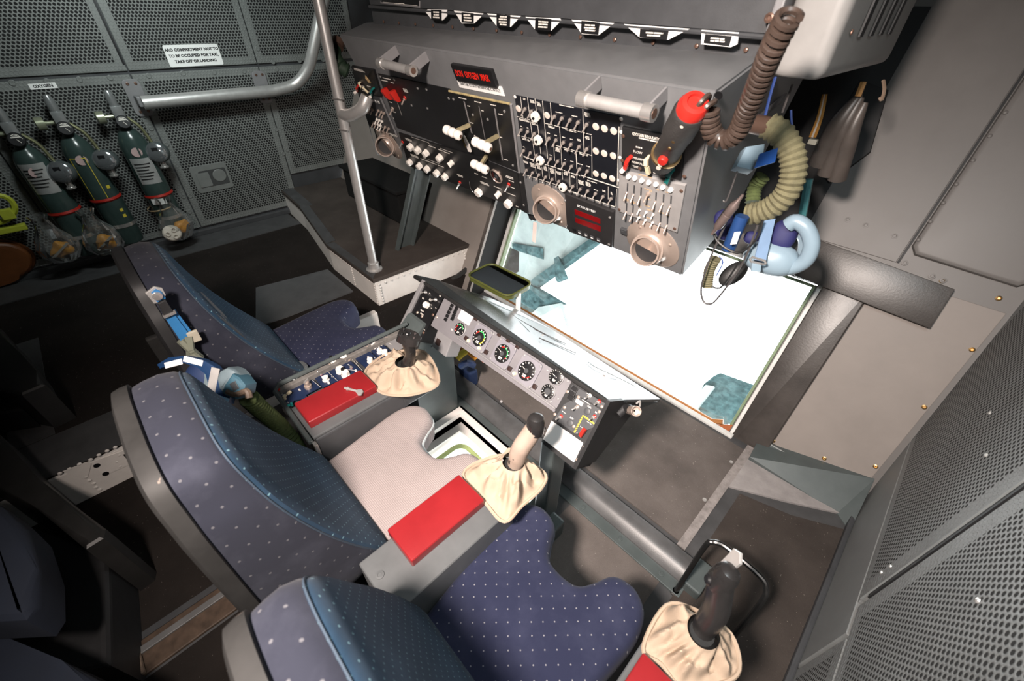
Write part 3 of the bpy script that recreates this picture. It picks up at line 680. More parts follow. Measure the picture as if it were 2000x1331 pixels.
def guard_m():
    b = prism(nb(), [(0, 0), (.004, .022), (-.002, .03), (-.034, .026), (-.05, .014), (-.052, 0)], -.0085, .0085, bev=.001, M=Matrix(((0, 0, 1, 0), (1, 0, 0, 0), (0, 1, 0, 0), (0, 0, 0, 1))))
    return b
def piece(kind, par, M, m):
    fn, sm = {'toggle_switch': (toggle_m, 1), 'selector_knob': (hexknob_m, 1), 'rotary_knob': (roundknob_m, 1), 'indicator_cap': (lampcap_m, 1), 'screw': (screw_m, 1), 'push_button': (cylknob_m, 1), 'switch_guard': (guard_m, 0)}[kind]
    return mk(kind, P_(kind, fn), m, par, M)
def bars(par, Fm, segs, m=PRINT, wd=.0012, h=.0006, name='panel_print', c=0.0):
    """printed lines on a panel: one thin mesh; segs in panel coordinates"""
    b = nb()
    for s in segs:
        (a0, b0), (a1, b1) = s[0], s[1]; w = s[2] if len(s) > 2 else wd
        d = Vector((a1-a0, b1-b0)); L = d.length
        if L < 1e-5: continue
        d /= L; n = Vector((-d.y, d.x))*w/2
        prism(b, [(a0+n.x, b0+n.y), (a0-n.x, b0-n.y), (a1-n.x, b1-n.y), (a1+n.x, b1+n.y)], c, c+h)
    o = mk(name, b, m, par, Fm); o['kind'] = 'stuff'; return o
def words(Fx, x, y, rows, wpx, hpx, out):
    """tiny print too small to read, as dashes around a pixel position"""
    a, b_ = Fx.px(x, y); a2, _ = Fx.px(x+wpx, y); w = abs(a2-a); _, b2 = Fx.px(x, y+hpx); h = abs(b2-b_)
    for r in range(rows):
        yy = b_ - h*(r-(rows-1)/2)*1.7; t = a-w/2*random.uniform(.8, 1.1); e = a+w/2*random.uniform(.8, 1.1)
        while t < e-.001:
            k = min(e-t, random.uniform(.25, .6)*w); out.append(((t, yy), (t+k, yy), h)); t += k+.0018
def zpx(x, y, x0, y0, s): return x0+x/s, y0+y/s
def quad(Fx, pts): return [Fx.px(*p) for p in pts]
O0 = OF.m(0, 0)

# ---------------------------------------------------------------- overhead console: black panels
PANL = mk('lever_panel', pr(quad(OF, [(880, 178), (999, 203), (1014, 335), (924, 300)]), 0, .004, bev=.001), BLACK, oc, O0)
mk('trim_bar', tu([OF.w(*OF.px(879, 176), .006), OF.w(*OF.px(998, 201), .006)], .004, 8), mat('worn_yellow_trim', (.4, .32, .16), .4, var=.4, vs=40), oc, smooth=True)
mk('trim_bar', tu([OF.w(*OF.px(1000, 202), .005), OF.w(*OF.px(1016, 335), .005)], .005, 8), GREY2, oc, smooth=True)
PANB = mk('blank_panel', pr(quad(OF, [(739, 143), (879, 173), (924, 305), (776, 249)]), 0, .003, bev=.001), BLACK, oc, O0)
PANK = mk('knob_panel', pr(quad(OF, [(780, 258), (925, 302), (1013, 338), (1024, 411), (800, 323)]), 0, .006, bev=.001), BLACK, oc, O0)
PANC = mk('switch_matrix', pr(quad(OF, [(1005.6, 185), (1213, 227), (1204, 405), (1108, 371), (1028, 341)]), 0, .003, bev=.001), mat('blue_black_panel', (.008, .009, .013), .35), oc, O0)
PANO = mk('oxygen_panel', pr(quad(OF, [(689, 127), (733, 135), (748, 187), (701, 179)]), 0, .01, bev=.002), BLACK, oc, O0)
PANS = mk('toggle_panel', pr(quad(OF, [(701, 180), (745, 189), (777, 263), (723, 246)]), 0, .008, bev=.002), GREYD, oc, O0)
PANR = mk('oxygen_panel', pr(quad(OF, [(1218, 245), (1340, 270), (1332, 349), (1217, 320)]), 0, .008, bev=.002), BLACKM, oc, O0)
PANT = mk('toggle_panel', pr(quad(OF, [(1212, 331), (1342, 359), (1325, 452), (1210, 410)]), 0, .008, bev=.002), mat('light_grey_panel', (.3, .29, .285), .5), oc, O0)
mk('edge_strip', pr(quad(OF, [(1014, 337), (1022, 338), (1033, 416), (1024, 412)]), 0, .007), BLACKM, oc, O0)
for q in ((1019, 354.5), (1025, 399)): piece('screw', oc, OF.at(*q, c=.007), STEEL)

# knob panel
for i, q in enumerate(((806, 284), (820, 290), (836, 296), (863, 305), (804, 314), (823, 321), (838, 327), (857, 335), (873, 342))): piece('selector_knob', PANK, OF.at(*q, c=.006, rot=.3*i), WHITE)
for q in ((885, 315.5), (977, 376)): piece('rotary_knob', PANK, OF.at(*q, c=.006, rot=.4), WHITE)
for q in ((939, 372), (997, 394)):
    me = P_('bigknob', lambda: la([(.021, 0), (.021, .004), (.02, .006), (.021, .02), (.018, .024), (.004, .025)], 7))
    mk('selector_knob', me, WHITE, PANK, OF.at(*q, c=.006, rot=.2))
for q, m in (((900, 354.5), REDP), ((996, 358), REDP), ((788, 276), REDP)):
    piece('indicator_cap', PANK, OF.at(*q, c=.006), m); piece('toggle_switch', PANK, OF.at(q[0]-1, q[1]+3, c=.006), STEEL)
g = OF.at(972, 342, c=.006)
gb = mk('dial', la([(.034, 0), (.034, .006), (.031, .009), (.029, .006), (.029, .004)], 28), NICKEL, PANK, g, smooth=True)
mk('dial_face', la([(.029, .0042), (.029, .0046)], 24), BLACK, gb, g)
b = nb()
for i in range(9):
    a0 = math.radians(120+i*14); a1 = math.radians(120+i*14+14); prism(b, [(.024*math.cos(a0), .024*math.sin(a0)), (.024*math.cos(a1), .024*math.sin(a1)), (.016*math.cos(a1), .016*math.sin(a1)), (.016*math.cos(a0), .016*math.sin(a0))], .0046, .0052)
mk('red_arc', b, REDP, gb, g); mk('pointer_hub', la([(.01, .0046), (.01, .008)], 16), GREYD, gb, g); mk('pointer', bx(-.013, -.004, -.011, -.006, .006, .0075), WHITE, gb, g)
sg = []
for x, y, r_, w, h in ((800, 272, 2, 12, 1.3), (845, 285, 1, 14, 1.3), (863, 292, 1, 12, 1.2), (875, 297, 1, 10, 1.2), (812, 304, 2, 12, 1.2), (830, 311, 1, 12, 1.2), (846, 317, 1, 14, 1.2), (862, 323, 1, 10, 1.2), (900, 342, 2, 9, 1.2), (932, 338, 1, 6, 1.2), (948, 345, 1, 8, 1.2), (948, 357, 2, 14, 1.3), (974, 365, 1, 12, 1.2), (997, 345, 2, 14, 1.4), (1000, 352, 1, 10, 1.2), (1000, 378, 1, 14, 1.3), (1012, 402, 1, 4, 1.2), (1003, 365, 1, 8, 1.2), (957, 290, 1, 8, 1.2)): words(OF, x, y, r_, w, h, sg)
for a, c in (((805, 266), (838, 277)), ((838, 277), (842, 281)), ((861, 288), (886, 297)), ((827, 306), (864, 320))): sg.append((OF.px(*a), OF.px(*c), .0013))
bars(PANK, O0, sg, c=.0062)
mk('cable', tu([OF.w(*OF.px(920, 352), .012), OF.w(*OF.px(923, 362), .018), OF.w(*OF.px(927, 373), .012), OF.w(*OF.px(934, 374), .01)], .0012, 5), STEEL, PANK, smooth=True)
# lever panel
for p0, p1, w in (((908, 197), (923, 259), .007), ((937, 206), (949, 271), .003), ((968, 211), (983, 312), .007)):
    a0, a1 = OF.px(*p0), OF.px(*p1); bars(PANL, O0, [(a0, a1, w)], m=mat('slot_grey', (.2, .19, .19), .4), h=.001, c=.004, name='lever_slot')
ball = P_('leverknob', lambda: lathe(nb(), [(.006, -.046), (.0165, -.04), (.0185, -.03), (.0165, -.019), (.0135, -.0155), (.0165, -.012), (.0185, 0), (.0165, .012), (.0135, .0155), (.0165, .019), (.0185, .03), (.0165, .04), (.006, .046)], 20, RY(math.pi/2)))
def lever(root, mid, off):
    p = OF.w(*OF.px(*root), .004); k = OF.w(*OF.px(*mid), 0)
    d = ray(*mid); P = CAM + d*(((p + OF.n*off)-CAM).dot(OF.n)/d.dot(OF.n))     # knob stands off the panel
    b = nb(); M_ = aim(p, P); L = (P-p).length
    box(b, -.007, .007, -.006, .006, 0, L, M=M_)
    o = mk('lever_arm', b, mat('lever_steel', (.5, .42, .25), .4, .2, var=.3), PANL)
    mk('lever_knob', ball, WHITE, o, Matrix.Translation(P) @ O0.to_3x3().to_4x4() @ RZ(-.15))
    e = Matrix.Translation(P) @ O0.to_3x3().to_4x4() @ RZ(-.15) @ T(.0455, 0, 0) @ RY(math.pi/2)
    mk('knob_screw', P_('knobscrew', lambda: la([(.006, 0), (.006, .002), (.003, .001)], 12)), BRONZE, o, e)
lever((918, 243), (884, 259), .085); lever((974, 264), (941, 283), .085); lever((952, 303), (937, 326), .07)
mk('sector_blade', pr([(0, .04), (.006, .038), (.012, .0), (.006, -.035), (-.012, -.036), (-.008, .01)], .02, .026), WHITE, PANL, OF.at(921, 274, c=.004))
pm = OF.at(911, 277, c=.004); mk('warning_placard', bx(-.02, .02, -.03, .03, 0, .001), mat('amber_placard', (.3, .19, .02), .5), PANL, pm)
bars(PANL, pm, [((-.018, .028), (.018, .028)), ((-.018, -.028), (.018, -.028)), ((-.018, -.028), (-.018, .028)), ((.018, -.028), (.018, .028))]+[((-.013, y), (.013, y), .003) for y in (.016, .006, -.006, -.016)], m=BLACK, c=.001)
for q in ((887, 192.5), (925, 223), (954, 232), (987, 216), (1003, 322), (878, 191)): piece('screw', PANL, OF.at(*q, c=.004), STEEL)
sg = []
for x, y, w in ((905, 191, 13), (934, 198, 13), (965, 204, 11), (917, 206, 6), (923, 239, 6), (929, 264, 3), (979, 222, 10), (980, 267, 4), (990, 311, 7), (944, 215, 4)): words(OF, x, y, 1, w, 1.5, sg)
bars(PANL, O0, sg, c=.0042)
# blank panel: two red guarded switches and toggles
for q in ((755, 170), (771, 174)): piece('switch_guard', PANB, OF.at(*q, c=.003), REDP)
for q in ((792, 190), (768, 211)): piece('indicator_cap', PANB, OF.at(*q, c=.003), REDP if q[0] > 780 else NICKEL); piece('toggle_switch', PANB, OF.at(q[0], q[1]+2, c=.003), NICKEL)
for q in ((744, 149), (771, 155), (817, 172), (834, 174), (836, 211), (769, 230), (805, 205)): piece('screw', PANB, OF.at(*q, c=.003), STEEL)
sg = []
for x, y, r_, w in ((757, 153, 1, 16), (752, 157, 1, 10), (767, 161, 1, 6), (793, 176, 3, 7), (771, 218, 1, 5), (764, 199, 1, 4)): words(OF, x, y, r_, w, 1.4, sg)
sg.append((OF.px(777, 199), OF.px(786, 225), .001)); bars(PANB, O0, sg, c=.0032)
# left oxygen panel and toggle panel
def bent(par, F_, p0, p1, col, w=.009, h=.02):
    a0, b0 = F_.px(*p0); a1, b1 = F_.px(*p1); d = Vector((a1-a0, b1-b0)); L = d.length; an = math.atan2(d.y, d.x)
    M_ = F_.m(a0, b0, .008, an); b = nb()
    box(b, 0, L*.45, -w/2, w/2, h*.5, h*.85, bev=.001, M=M_ @ RY(-.25)); box(b, L*.4, L, -w/2, w/2, h*.55, h*.95, bev=.001, M=M_ @ RY(.1)); lathe(b, [(w*.5, 0), (w*.5, h*.7)], 12, M_)
    mk('lever', b, col, par)
bent(PANO, OF, (707, 158), (724, 177), CREAM); bent(PANO, OF, (706, 162), (702, 175), REDP); bent(PANO, OF, (734, 169), (730, 183), TEAL)
for q in ((701, 175), (730, 184)): piece('push_button', PANO, OF.at(*q, c=.02), WHITE)
mk('mask_clip', tu(spline([OF.w(*OF.px(x, y), h) for x, y, h in ((720, 150, .012), (723, 141, .03), (728, 144, .035), (733, 154, .03), (728, 155, .022), (722, 146, .026), (726, 158, .016))], 5), .0028, 6), mat('khaki_clip', (.35, .24, .12), .5), PANO, smooth=True)
sg = []; words(OF, 704, 134.5, 2, 18, 1.4, sg)
for x, y in ((712, 166), (713, 170), (714, 175), (723, 166), (727, 178)): words(OF, x, y, 1, 6, 1.2, sg)
bars(PANO, O0, sg, c=.0102)
for q in ((712, 188), (718, 190), (724, 191.5), (730, 193.5), (736, 196), (742, 198)): piece('indicator_cap', PANS, OF.at(*q, c=.008), ALU)
for q in ((722, 208), (727, 210), (731, 212), (742, 214), (748, 217), (753, 219), (739, 231), (744, 233), (749, 235), (733, 237), (738, 239), (743, 243), (748, 245), (755, 246), (762, 249)): piece('toggle_switch', PANS, OF.at(*q, c=.008), WHITE if 230 < q[1] < 236 or q[0] in (743, 748) and q[1] > 240 else NICKEL)
mk('panel_edge', tu([OF.w(*OF.px(746, 190), .008), OF.w(*OF.px(777, 262), .008)], .005, 6), GREY2, oc)
sg = []; words(OF, 771, 262, 2, 13, 1.2, sg); bars(oc, O0, sg, c=.009)

# switch matrix
mm = 8.871
E_ = lambda x, y: zpx(x, y, 1000, 170, mm)
G_ = lambda x, y: zpx(x, y, 1010, 280, mm)
sg = []
for a, c in (((95, 500), (440, 590)), ((575, 615), (1390, 815)), ((130, 830), (430, 905)), ((725, 990), (1390, 1175)), ((160, 160), (200, 510)), ((280, 170), (400, 1170)), ((410, 190), (510, 1150)), ((540, 230), (630, 1230)), ((675, 260), (705, 640)), ((835, 680), (875, 1310)), ((1240, 370), (1260, 1120)), ((735, 990), (750, 1270)), ((1125, 1110), (1135, 1331))): sg.append((OF.px(*E_(*a)), OF.px(*E_(*c)), .0016))
for a, c, w in (((1305, -140), (1310, 580), .0016), ((1780, -300), (1745, 720), .0022), ((120, 215), (300, 285), .005), ((460, 345), (840, 465), .0035), ((1120, 545), (1780, 760), .0035), ((175, 545), (780, 740), .0015), ((880, 800), (1100, 880), .005), ((1115, 890), (1700, 1090), .003), ((320, 330), (340, 520), .0015), ((435, 360), (455, 570), .0015), ((555, 400), (570, 610), .0015), ((670, 440), (685, 650), .0015), ((790, 480), (800, 620), .0015), ((920, 520), (930, 750), .0015), ((1045, 560), (1050, 780), .0015), ((1590, 740), (1590, 960), .0015), ((1735, 780), (1720, 1090), .0015), ((850, 480), (1100, 550), .004), ((770, 60), (785, 370), .0015), ((1030, 130), (1045, 430), .0015)): sg.append((OF.px(*G_(*a)), OF.px(*G_(*c)), w))
for x, y, r_, w in ((225, 200, 2, 4), (360, 240, 3, 8), (475, 285, 4, 7), (820, 430, 1, 14), (1095, 495, 1, 11), (1320, 470, 4, 11), (215, 565, 2, 20), (395, 620, 3, 10), (695, 685, 2, 14), (1040, 755, 1, 24), (1320, 870, 3, 8), (250, 900, 2, 13), (430, 970, 4, 7), (790, 1060, 3, 8), (985, 1090, 1, 18), (1260, 1165, 1, 16), (950, 320, 1, 28), (645, 790, 1, 5), (775, 830, 1, 5), (905, 860, 1, 7), (1040, 895, 1, 6), (1175, 910, 2, 7), (170, 670, 1, 3), (285, 700, 1, 3), (215, 1030, 1, 3)): words(OF, *E_(x, y), r_, w, 1.25, sg)
for x, y, r_, w in ((165, 320, 2, 9), (275, 370, 4, 8), (380, 390, 5, 7), (495, 420, 5, 6), (615, 470, 5, 8), (735, 510, 3, 8), (855, 520, 3, 8), (980, 570, 2, 8), (1115, 670, 4, 10), (1240, 700, 4, 9), (1310, 655, 1, 18), (1375, 800, 1, 9), (1515, 820, 2, 6), (1650, 860, 3, 4), (965, 305, 1, 7), (1100, 350, 1, 10), (1240, 390, 1, 8), (845, 270, 1, 3), (590, 195, 1, 4), (705, 100, 4, 9)): words(OF, *G_(x, y), r_, w, 1.2, sg)
bars(PANC, O0, sg, c=.0032)
for q in [E_(125, 365), E_(620, 480), E_(1465, 675), E_(1615, 710), E_(1775, 750), E_(1465, 1100), E_(1610, 1140), E_(1765, 1180), G_(1375, 515), G_(1515, 555), G_(1660, 600)]:
    mk('indicator_lens', P_('lens', lambda: la([(.0115, 0), (.0115, .0015), (.0105, .0025), (.005, .003)], 20)), mat('peach_lens', (.66, .57, .5), .5, var=.03), PANC, OF.at(*q, c=.003))
for q in (E_(455, 470), E_(500, 875), E_(535, 1230), G_(835, 720)):
    o = mk('disc_knob', P_('discknob', lambda: la([(.0145, .004), (.0165, .006), (.0165, .018), (.014, .02), (.005, .02), (.005, .017)], 9)), WHITE, PANC, OF.at(*q, c=.003, rot=.3))
    mk('knob_hole', P_('khole', lambda: la([(.0048, .0172), (.0048, .0206)], 12)), BLACK, o, OF.at(*q, c=.003) @ T(-.004, -.002, 0))
tg = [E_(*q) for q in ((240, 370), (350, 410), (750, 500), (880, 530), (1020, 560), (1160, 600), (1310, 640), (175, 730), (285, 760), (400, 800), (655, 880), (775, 910), (905, 950), (1035, 985), (1175, 1025), (1310, 1065), (215, 1090), (330, 1130), (435, 1175), (680, 1235))]
tg += [G_(*q) for q in ((715, 300), (830, 340), (955, 390), (1095, 435), (1230, 470), (175, 455), (280, 500), (390, 535), (505, 575), (620, 615), (735, 650), (980, 735), (1105, 785), (1235, 815), (1370, 860), (1500, 915), (1640, 950))]
GUN = mat('gunmetal', (.33, .29, .265), .3, .35, var=.2)
for q in tg: piece('toggle_switch', PANC, OF.at(*q, c=.003) @ Matrix.Scale(.85, 4), GUN)
for q in (E_(65, 160), E_(1905, 540), E_(1905, 770), E_(1885, 1210), G_(1770, 630), G_(1865, 240)): piece('screw', PANC, OF.at(*q, c=.003), WHITE)

# air outlets
def vent(c, rim, tip):
    a, b_ = OF.px(*c); a2, b2 = OF.px(*rim); R_ = math.hypot(a2-a, b2-b_); M_ = OF.m(a, b_)
    o = mk('vent_flange', la([(R_, 0), (R_, .003), (R_*.93, .006), (R_*.7, .008), (R_*.6, .016), (R_*.55, .03)], 36), NICKEL, oc, M_, smooth=True)
    p = OF.w(a, b_, .018); q = OF.w(*OF.px(*tip), .0); d = ray(*tip); P = CAM + d*((OF.w(a, b_, .055)-CAM).dot(OF.n)/d.dot(OF.n))
    r = R_*.5; A_ = aim(p, P); L = (P-p).length
    mk('vent_nozzle', la([(r*1.15, -.005), (r*1.05, L*.4), (r*1.12, L*.45), (r*1.12, L*.55), (r, L*.6), (r, L), (r*.9, L), (r*.88, L*.3), (r*.1, L*.25)], 32, cap=False), NICKEL, o, A_, smooth=True)
    mk('vent_throat', la([(r*.9, L*.28), (r*.9, L*.3)], 24), BLACKM, o, A_)
    for k in range(4): piece('screw', o, M_ @ RZ(k*math.pi/2+.5) @ T(R_*.8, 0, .007), NICKEL)
vent((760, 279), (778, 309), (751, 287)); vent((1077, 401), (1086, 437), (1063, 413)); vent((1274, 478), (1275, 516), (1258, 492))

# status and test module
PST = mk('status_module', pr(quad(OF, [(1107, 374), (1202.5, 410), (1199, 480), (1116, 449), (1111, 440)]), 0, .014, bev=.003), mat('module_black', (.022, .021, .022), .45), oc, O0)
Z7 = lambda x, y: zpx(x, y, 1030, 350, 9.506)
text('STATUS/TEST', .0145, CARD, PST, OF.at(*Z7(1140, 508), c=.0142), bold=.0001)
DISP = mat('red_display', (.2, .004, .006), .18, var=.1)
for pts in (((920, 515), (1400, 690), (1400, 785), (930, 605)), ((930, 670), (1405, 830), (1405, 932), (935, 758))): mk('display_window', pr(quad(OF, [Z7(*p) for p in pts]), .0142, .015), DISP, PST, O0)
for i, q in enumerate(((915, 900), (1020, 945), (1135, 990), (1250, 1040), (1370, 1085))):
    k = mk('key', bx(-.0085, .0085, -.0085, .0085, .0, .004, bev=.001), GREYD if i else BLACK, PST, OF.at(*Z7(*q), c=.014))
    if i: bars(k, OF.at(*Z7(*q), c=.0182), [((-.006, 0), (.006, 0), .0035)], m=CARD)
    if i in (2, 3): bars(k, OF.at(*Z7(*q), c=.0182), [((-.002, .003), (.002, .003), .002), ((-.002, -.003), (.002, -.003), .002)], m=CARD)
for q in ((740, 355), (755, 840), (1575, 665), (1555, 1165)): piece('screw', PST, OF.at(*Z7(*q), c=.014), STEEL)
b = bx(-.013, .013, -.013, .013, 0, .012, bev=.002); o = mk('square_button', b, GREYD, oc, OF.at(1221, 450)); mk('button_face', bx(-.007, .007, -.007, .007, .012, .014, bev=.001), GREYD, o, OF.at(1221, 450))

# right oxygen regulator panel
Z8 = lambda x, y: zpx(x, y, 1200, 230, 11.09)
text('OXYGEN REGULATOR', .0125, PRINT, PANR, OF.at(*Z8(745, 375), c=.0082), sx=.72, bold=.0003)
text('FLOW', .0115, PRINT, PANR, OF.at(*Z8(545, 712), c=.0082), sx=.9)
text('SUPPLY', .0115, PRINT, PANR, OF.at(*Z8(1105, 1090), c=.0082), sx=.95)
text('EMERGENCY', .0095, PRINT, PANR, OF.at(*Z8(575, 860), c=.0082), sx=.95)
text('NORMAL', .0095, PRINT, PANR, OF.at(*Z8(530, 945), c=.0082), sx=.95)
text('TEST', .0095, PRINT, PANR, OF.at(*Z8(495, 1030), c=.0082), sx=.95)
sg = []; words(OF, *Z8(770, 440), 1, 36, 2.2, sg); words(OF, *Z8(980, 940), 2, 14, 1.8, sg); words(OF, *Z8(965, 1150), 2, 14, 2.0, sg); words(OF, *Z8(570, 605), 1, 12, 2.5, sg)
bars(PANR, O0, sg, c=.0082)
bent(PANR, OF, Z8(400, 800), Z8(330, 1000), REDP, .012, .024); piece('push_button', PANR, OF.at(*Z8(285, 1030), c=.018), WHITE)
bent(PANR, OF, Z8(800, 800), Z8(830, 1100), CREAM, .012, .024); bent(PANR, OF, Z8(1310, 1080), Z8(1230, 1290), TEAL, .012, .024)
for q in ((230, 360), (205, 890), (1550, 1230), (590, 1065)): piece('screw', PANR, OF.at(*Z8(*q), c=.008), BRONZE)
# right toggle panel
Z9 = lambda x, y: zpx(x, y, 1200, 320, 8.873)
for q in ((280, 190), (390, 215), (510, 255), (630, 290), (755, 320), (875, 370), (1010, 415)): mk('indicator_cap', P_('bigcap', lambda: la([(.0078, 0), (.0078, .004), (.006, .008), (.003, .009)], 16)), CARD, PANT, OF.at(*Z9(*q), c=.008))
slots = []
for s_, t_ in (((255, 380), (240, 480)), ((370, 415), (355, 515)), ((490, 450), (478, 550)), ((750, 535), (735, 640)), ((880, 570), (860, 670)), ((1010, 590), (985, 720)), ((238, 720), (225, 815)), ((350, 750), (338, 850)), ((830, 910), (812, 1010)), ((950, 950), (930, 1050))):
    slots.append((OF.px(*Z9(s_[0]+4, s_[1]-70)), OF.px(*Z9(s_[0]-4, s_[1]+70)), .0045))
    mk('toggle_switch', P_('bigtoggle', lambda: lathe(lathe(nb(), [(.0055, 0), (.0055, .003), (.004, .005)], 12), [(.0026, 0), (.0046, .024), (.0044, .029), (.002, .031)], 12, T(0, 0, .002) @ RX(.75))), NICKEL, PANT, OF.at(*Z9(*t_), c=.008) @ Matrix.Scale(.8, 4))
bars(PANT, O0, slots, m=GREYD, c=.0082, name='switch_slot')
piece('toggle_switch', PANT, OF.at(*Z9(620, 490), c=.008), NICKEL)
for q in ((465, 770), (580, 810), (700, 850), (455, 900), (565, 950), (690, 990)): piece('toggle_switch', PANT, OF.at(*Z9(*q), c=.008) @ Matrix.Scale(.6, 4), WHITE)
sg = []
for x, y, r_, w in ((590, 410, 1, 10), (660, 440, 2, 6), (635, 590, 1, 5), (590, 700, 1, 12), (470, 715, 1, 5), (470, 865, 1, 4), (640, 775, 1, 14), (630, 915, 1, 12), (255, 600, 2, 6), (370, 645, 2, 6), (850, 820, 1, 8), (940, 860, 1, 8), (560, 180, 1, 30), (780, 420, 1, 5), (940, 465, 1, 6)): words(OF, *Z9(x, y), r_, w, 1.6, sg)
bars(PANT, O0, sg, m=mat('tan_print', (.55, .38, .22), .6), c=.0083)
for q in ((145, 135), (1190, 440), (1070, 1095), (110, 765)): piece('screw', PANT, OF.at(*Z9(*q), c=.008), BRONZE)

# lit sign and placard
sM = [OF.px(*p) for p in ((881.6, 122.6), (976.7, 140), (980.5, 165), (885, 149))]
ca = (sum(p[0] for p in sM)/4, sum(p[1] for p in sM)/4)
PSG = mk('mask_sign', bx(-.105, .105, -.028, .028, 0, .014, bev=.003), BLACK, oc, OF.m(ca[0], ca[1]))
REDL = mat('red_letters', (.75, .02, .01), .4)
text('DON  OXYGEN  MASK', .031, REDL, PSG, OF.m(ca[0]-.003, ca[1], .0142), sx=.56, bold=.0002)
a, b_ = OF.px(937.5, 169.5)
pl_ = mk('interphone_placard', bx(-.118, .118, -.0155, .0155, 0, .003), CARD, oc, OF.m(a, b_))
text('MAINTAIN COCKPIT INTERPHONE CONTACT', .0135, INK, pl_, OF.m(a, b_, .0031), sx=.76)
# grab handles
def handle(m0, m1, off, r=.011):
    p0 = OF.w(*OF.px(*m0), 0); p1 = OF.w(*OF.px(*m1), 0); o = None; q0 = p0+OF.n*off-OF.v*.005; q1 = p1+OF.n*off-OF.v*.005
    ax = (q1-q0).normalized()
    o = mk('grab_handle', tu([q0, q1], r, 16), ALU, oc, smooth=True)
    for p, q, s in ((p0, q0, 1), (p1, q1, -1)):
        b = nb(); d = (q-p); L = d.length; M_ = Matrix(((ax.x, OF.v.x, OF.n.x, p.x), (ax.y, OF.v.y, OF.n.y, p.y), (ax.z, OF.v.z, OF.n.z, p.z), (0, 0, 0, 1)))
        box(b, -.003, .003, -.02, .014, 0, L, bev=.002, M=M_); mk('handle_bracket', b, GREY2, o)
        mk('handle_end', tu([q-ax*.014, q+ax*.014], r*1.25, 16), STEEL, o, smooth=True)
    mk('handle_bore', tu([q1+ax*.0135, q1+ax*.0146], r*.7, 12), BRONZE, o)
handle((775, 96), (834, 108), .085, .015); handle((1173, 158), (1302, 180), .072, .016)
for q in ((1404, 186),): mk('corner_hole', P_('chole', lambda: la([(.009, 0), (.009, .0012)], 16)), BLACK, oc, OF.at(*q, c=.0005))
# strap tag and clip hanging under the console into the window
o = thing('hanging_tag', 'thin pale strip tag hanging below the overhead console in front of window', 'tag', tuple(ony(1043, 478, 1.4)))
mk('tag', pr(rrect(.022, .1, .004), -.001, .001), mat('pink_white_tag', (.7, .58, .54), .6), o, T(*ony(1044, 454, 1.4)) @ RX(math.pi/2))
mk('clip', bx(-.03, .014, -.006, .006, 0, .022, bev=.002), BLACKM, o, T(*ony(1043, 430, 1.4))); mk('clip_arm', tu([ony(1038, 430, 1.4), ony(1030, 415, 1.42)], .004, 6), BLACKM, o)
# dark flap and loop of wire under the left end of the overhead console
fl = mk('side_flap', pr([OF.px(*q) for q in ((712, 208), (722, 246), (760, 306), (738, 300))], -.05, -.02), BLACKM, oc, O0)
mk('wire_loop', tu(spline([OF.w(*OF.px(*q), -.01) for q in ((715, 226), (722, 262), (734, 300), (741, 304), (750, 299))], 5), .0022, 6), mat('grey_white_wire', (.4, .42, .45), .4), fl, smooth=True)
# ---------------------------------------------------------------- instrument panel details
I0 = IP.m(0, 0)
Z3 = lambda x, y: zpx(x, y, 820, 620, 6.653)
Z1 = lambda x, y: zpx(x, y, 780, 500, 6.653)
Z4 = lambda x, y: zpx(x, y, 1040, 750, 6.653)
DIALF = mat('dial_black', (.012, .012, .013), .3)
def gauge(c, e, needle, arc, ticks=12, bez=True, hub=.25):
    a, b_ = IP.px(*c); a2, b2 = IP.px(*e); R_ = math.hypot(a2-a, b2-b_); M_ = IP.m(a, b_)
    if bez: o = mk('gauge', pr(rrect(R_*2.6, R_*2.75, R_*.35), 0, .006, bev=.002), mat('gauge_bezel', (.19, .183, .205), .5), ip, M_)
    else: o = mk('gauge', la([(R_*1.12, 0), (R_*1.12, .004), (R_*1.02, .006)], 28), GREY2, ip, M_)
    mk('dial_face', la([(R_, .004), (R_, .0075), (R_*.97, .008)], 28), DIALF, o, M_, smooth=True)
    sg = []
    for i in range(ticks):
        t = math.radians(225-270*i/(ticks-1)); sg.append(((R_*.74*math.cos(t), R_*.74*math.sin(t)), (R_*.9*math.cos(t), R_*.9*math.sin(t)), R_*(.1 if i % 2 else .05)))
    sg.append(((-R_*.2, -R_*.45), (R_*.25, -R_*.45), R_*.12)); sg.append(((-R_*.2, -R_*.62), (R_*.2, -R_*.62), R_*.1))
    bars(o, M_, sg, c=.0081, m=PRINT, name='dial_print')
    for a0, a1, m in arc:
        b = nb(); n = max(2, int(abs(a1-a0)/12))
        for i in range(n):
            t0, t1 = math.radians(a0+(a1-a0)*i/n), math.radians(a0+(a1-a0)*(i+1)/n)
            prism(b, [(R_*r*math.cos(t), R_*r*math.sin(t)) for r, t in ((.74, t0), (.74, t1), (.64, t1), (.64, t0))], .0081, .0086)
        mk('dial_arc', b, m, o, M_)
    t = math.radians(needle); b = nb(); prism(b, [(-R_*.06*math.sin(t), R_*.06*math.cos(t)), (R_*.7*math.cos(t), R_*.7*math.sin(t)), (R_*.06*math.sin(t), -R_*.06*math.cos(t)), (-R_*.25*math.cos(t), -R_*.25*math.sin(t))], .009, .01)
    mk('pointer', b, WHITE, o, M_); mk('hub', la([(R_*hub, .0082), (R_*hub, .0105)], 16), GREYD, o, M_)
    if bez:
        for sx in (-1, 1):
            for sy in (-1, 1): piece('screw', o, M_ @ T(sx*R_*1.12, sy*R_*1.18, .005), GREY2)
gauge(Z3(530, 160), Z3(465, 160), 60, [(150, 230, REDP), (20, 140, GREEN)], 8, False, .1)
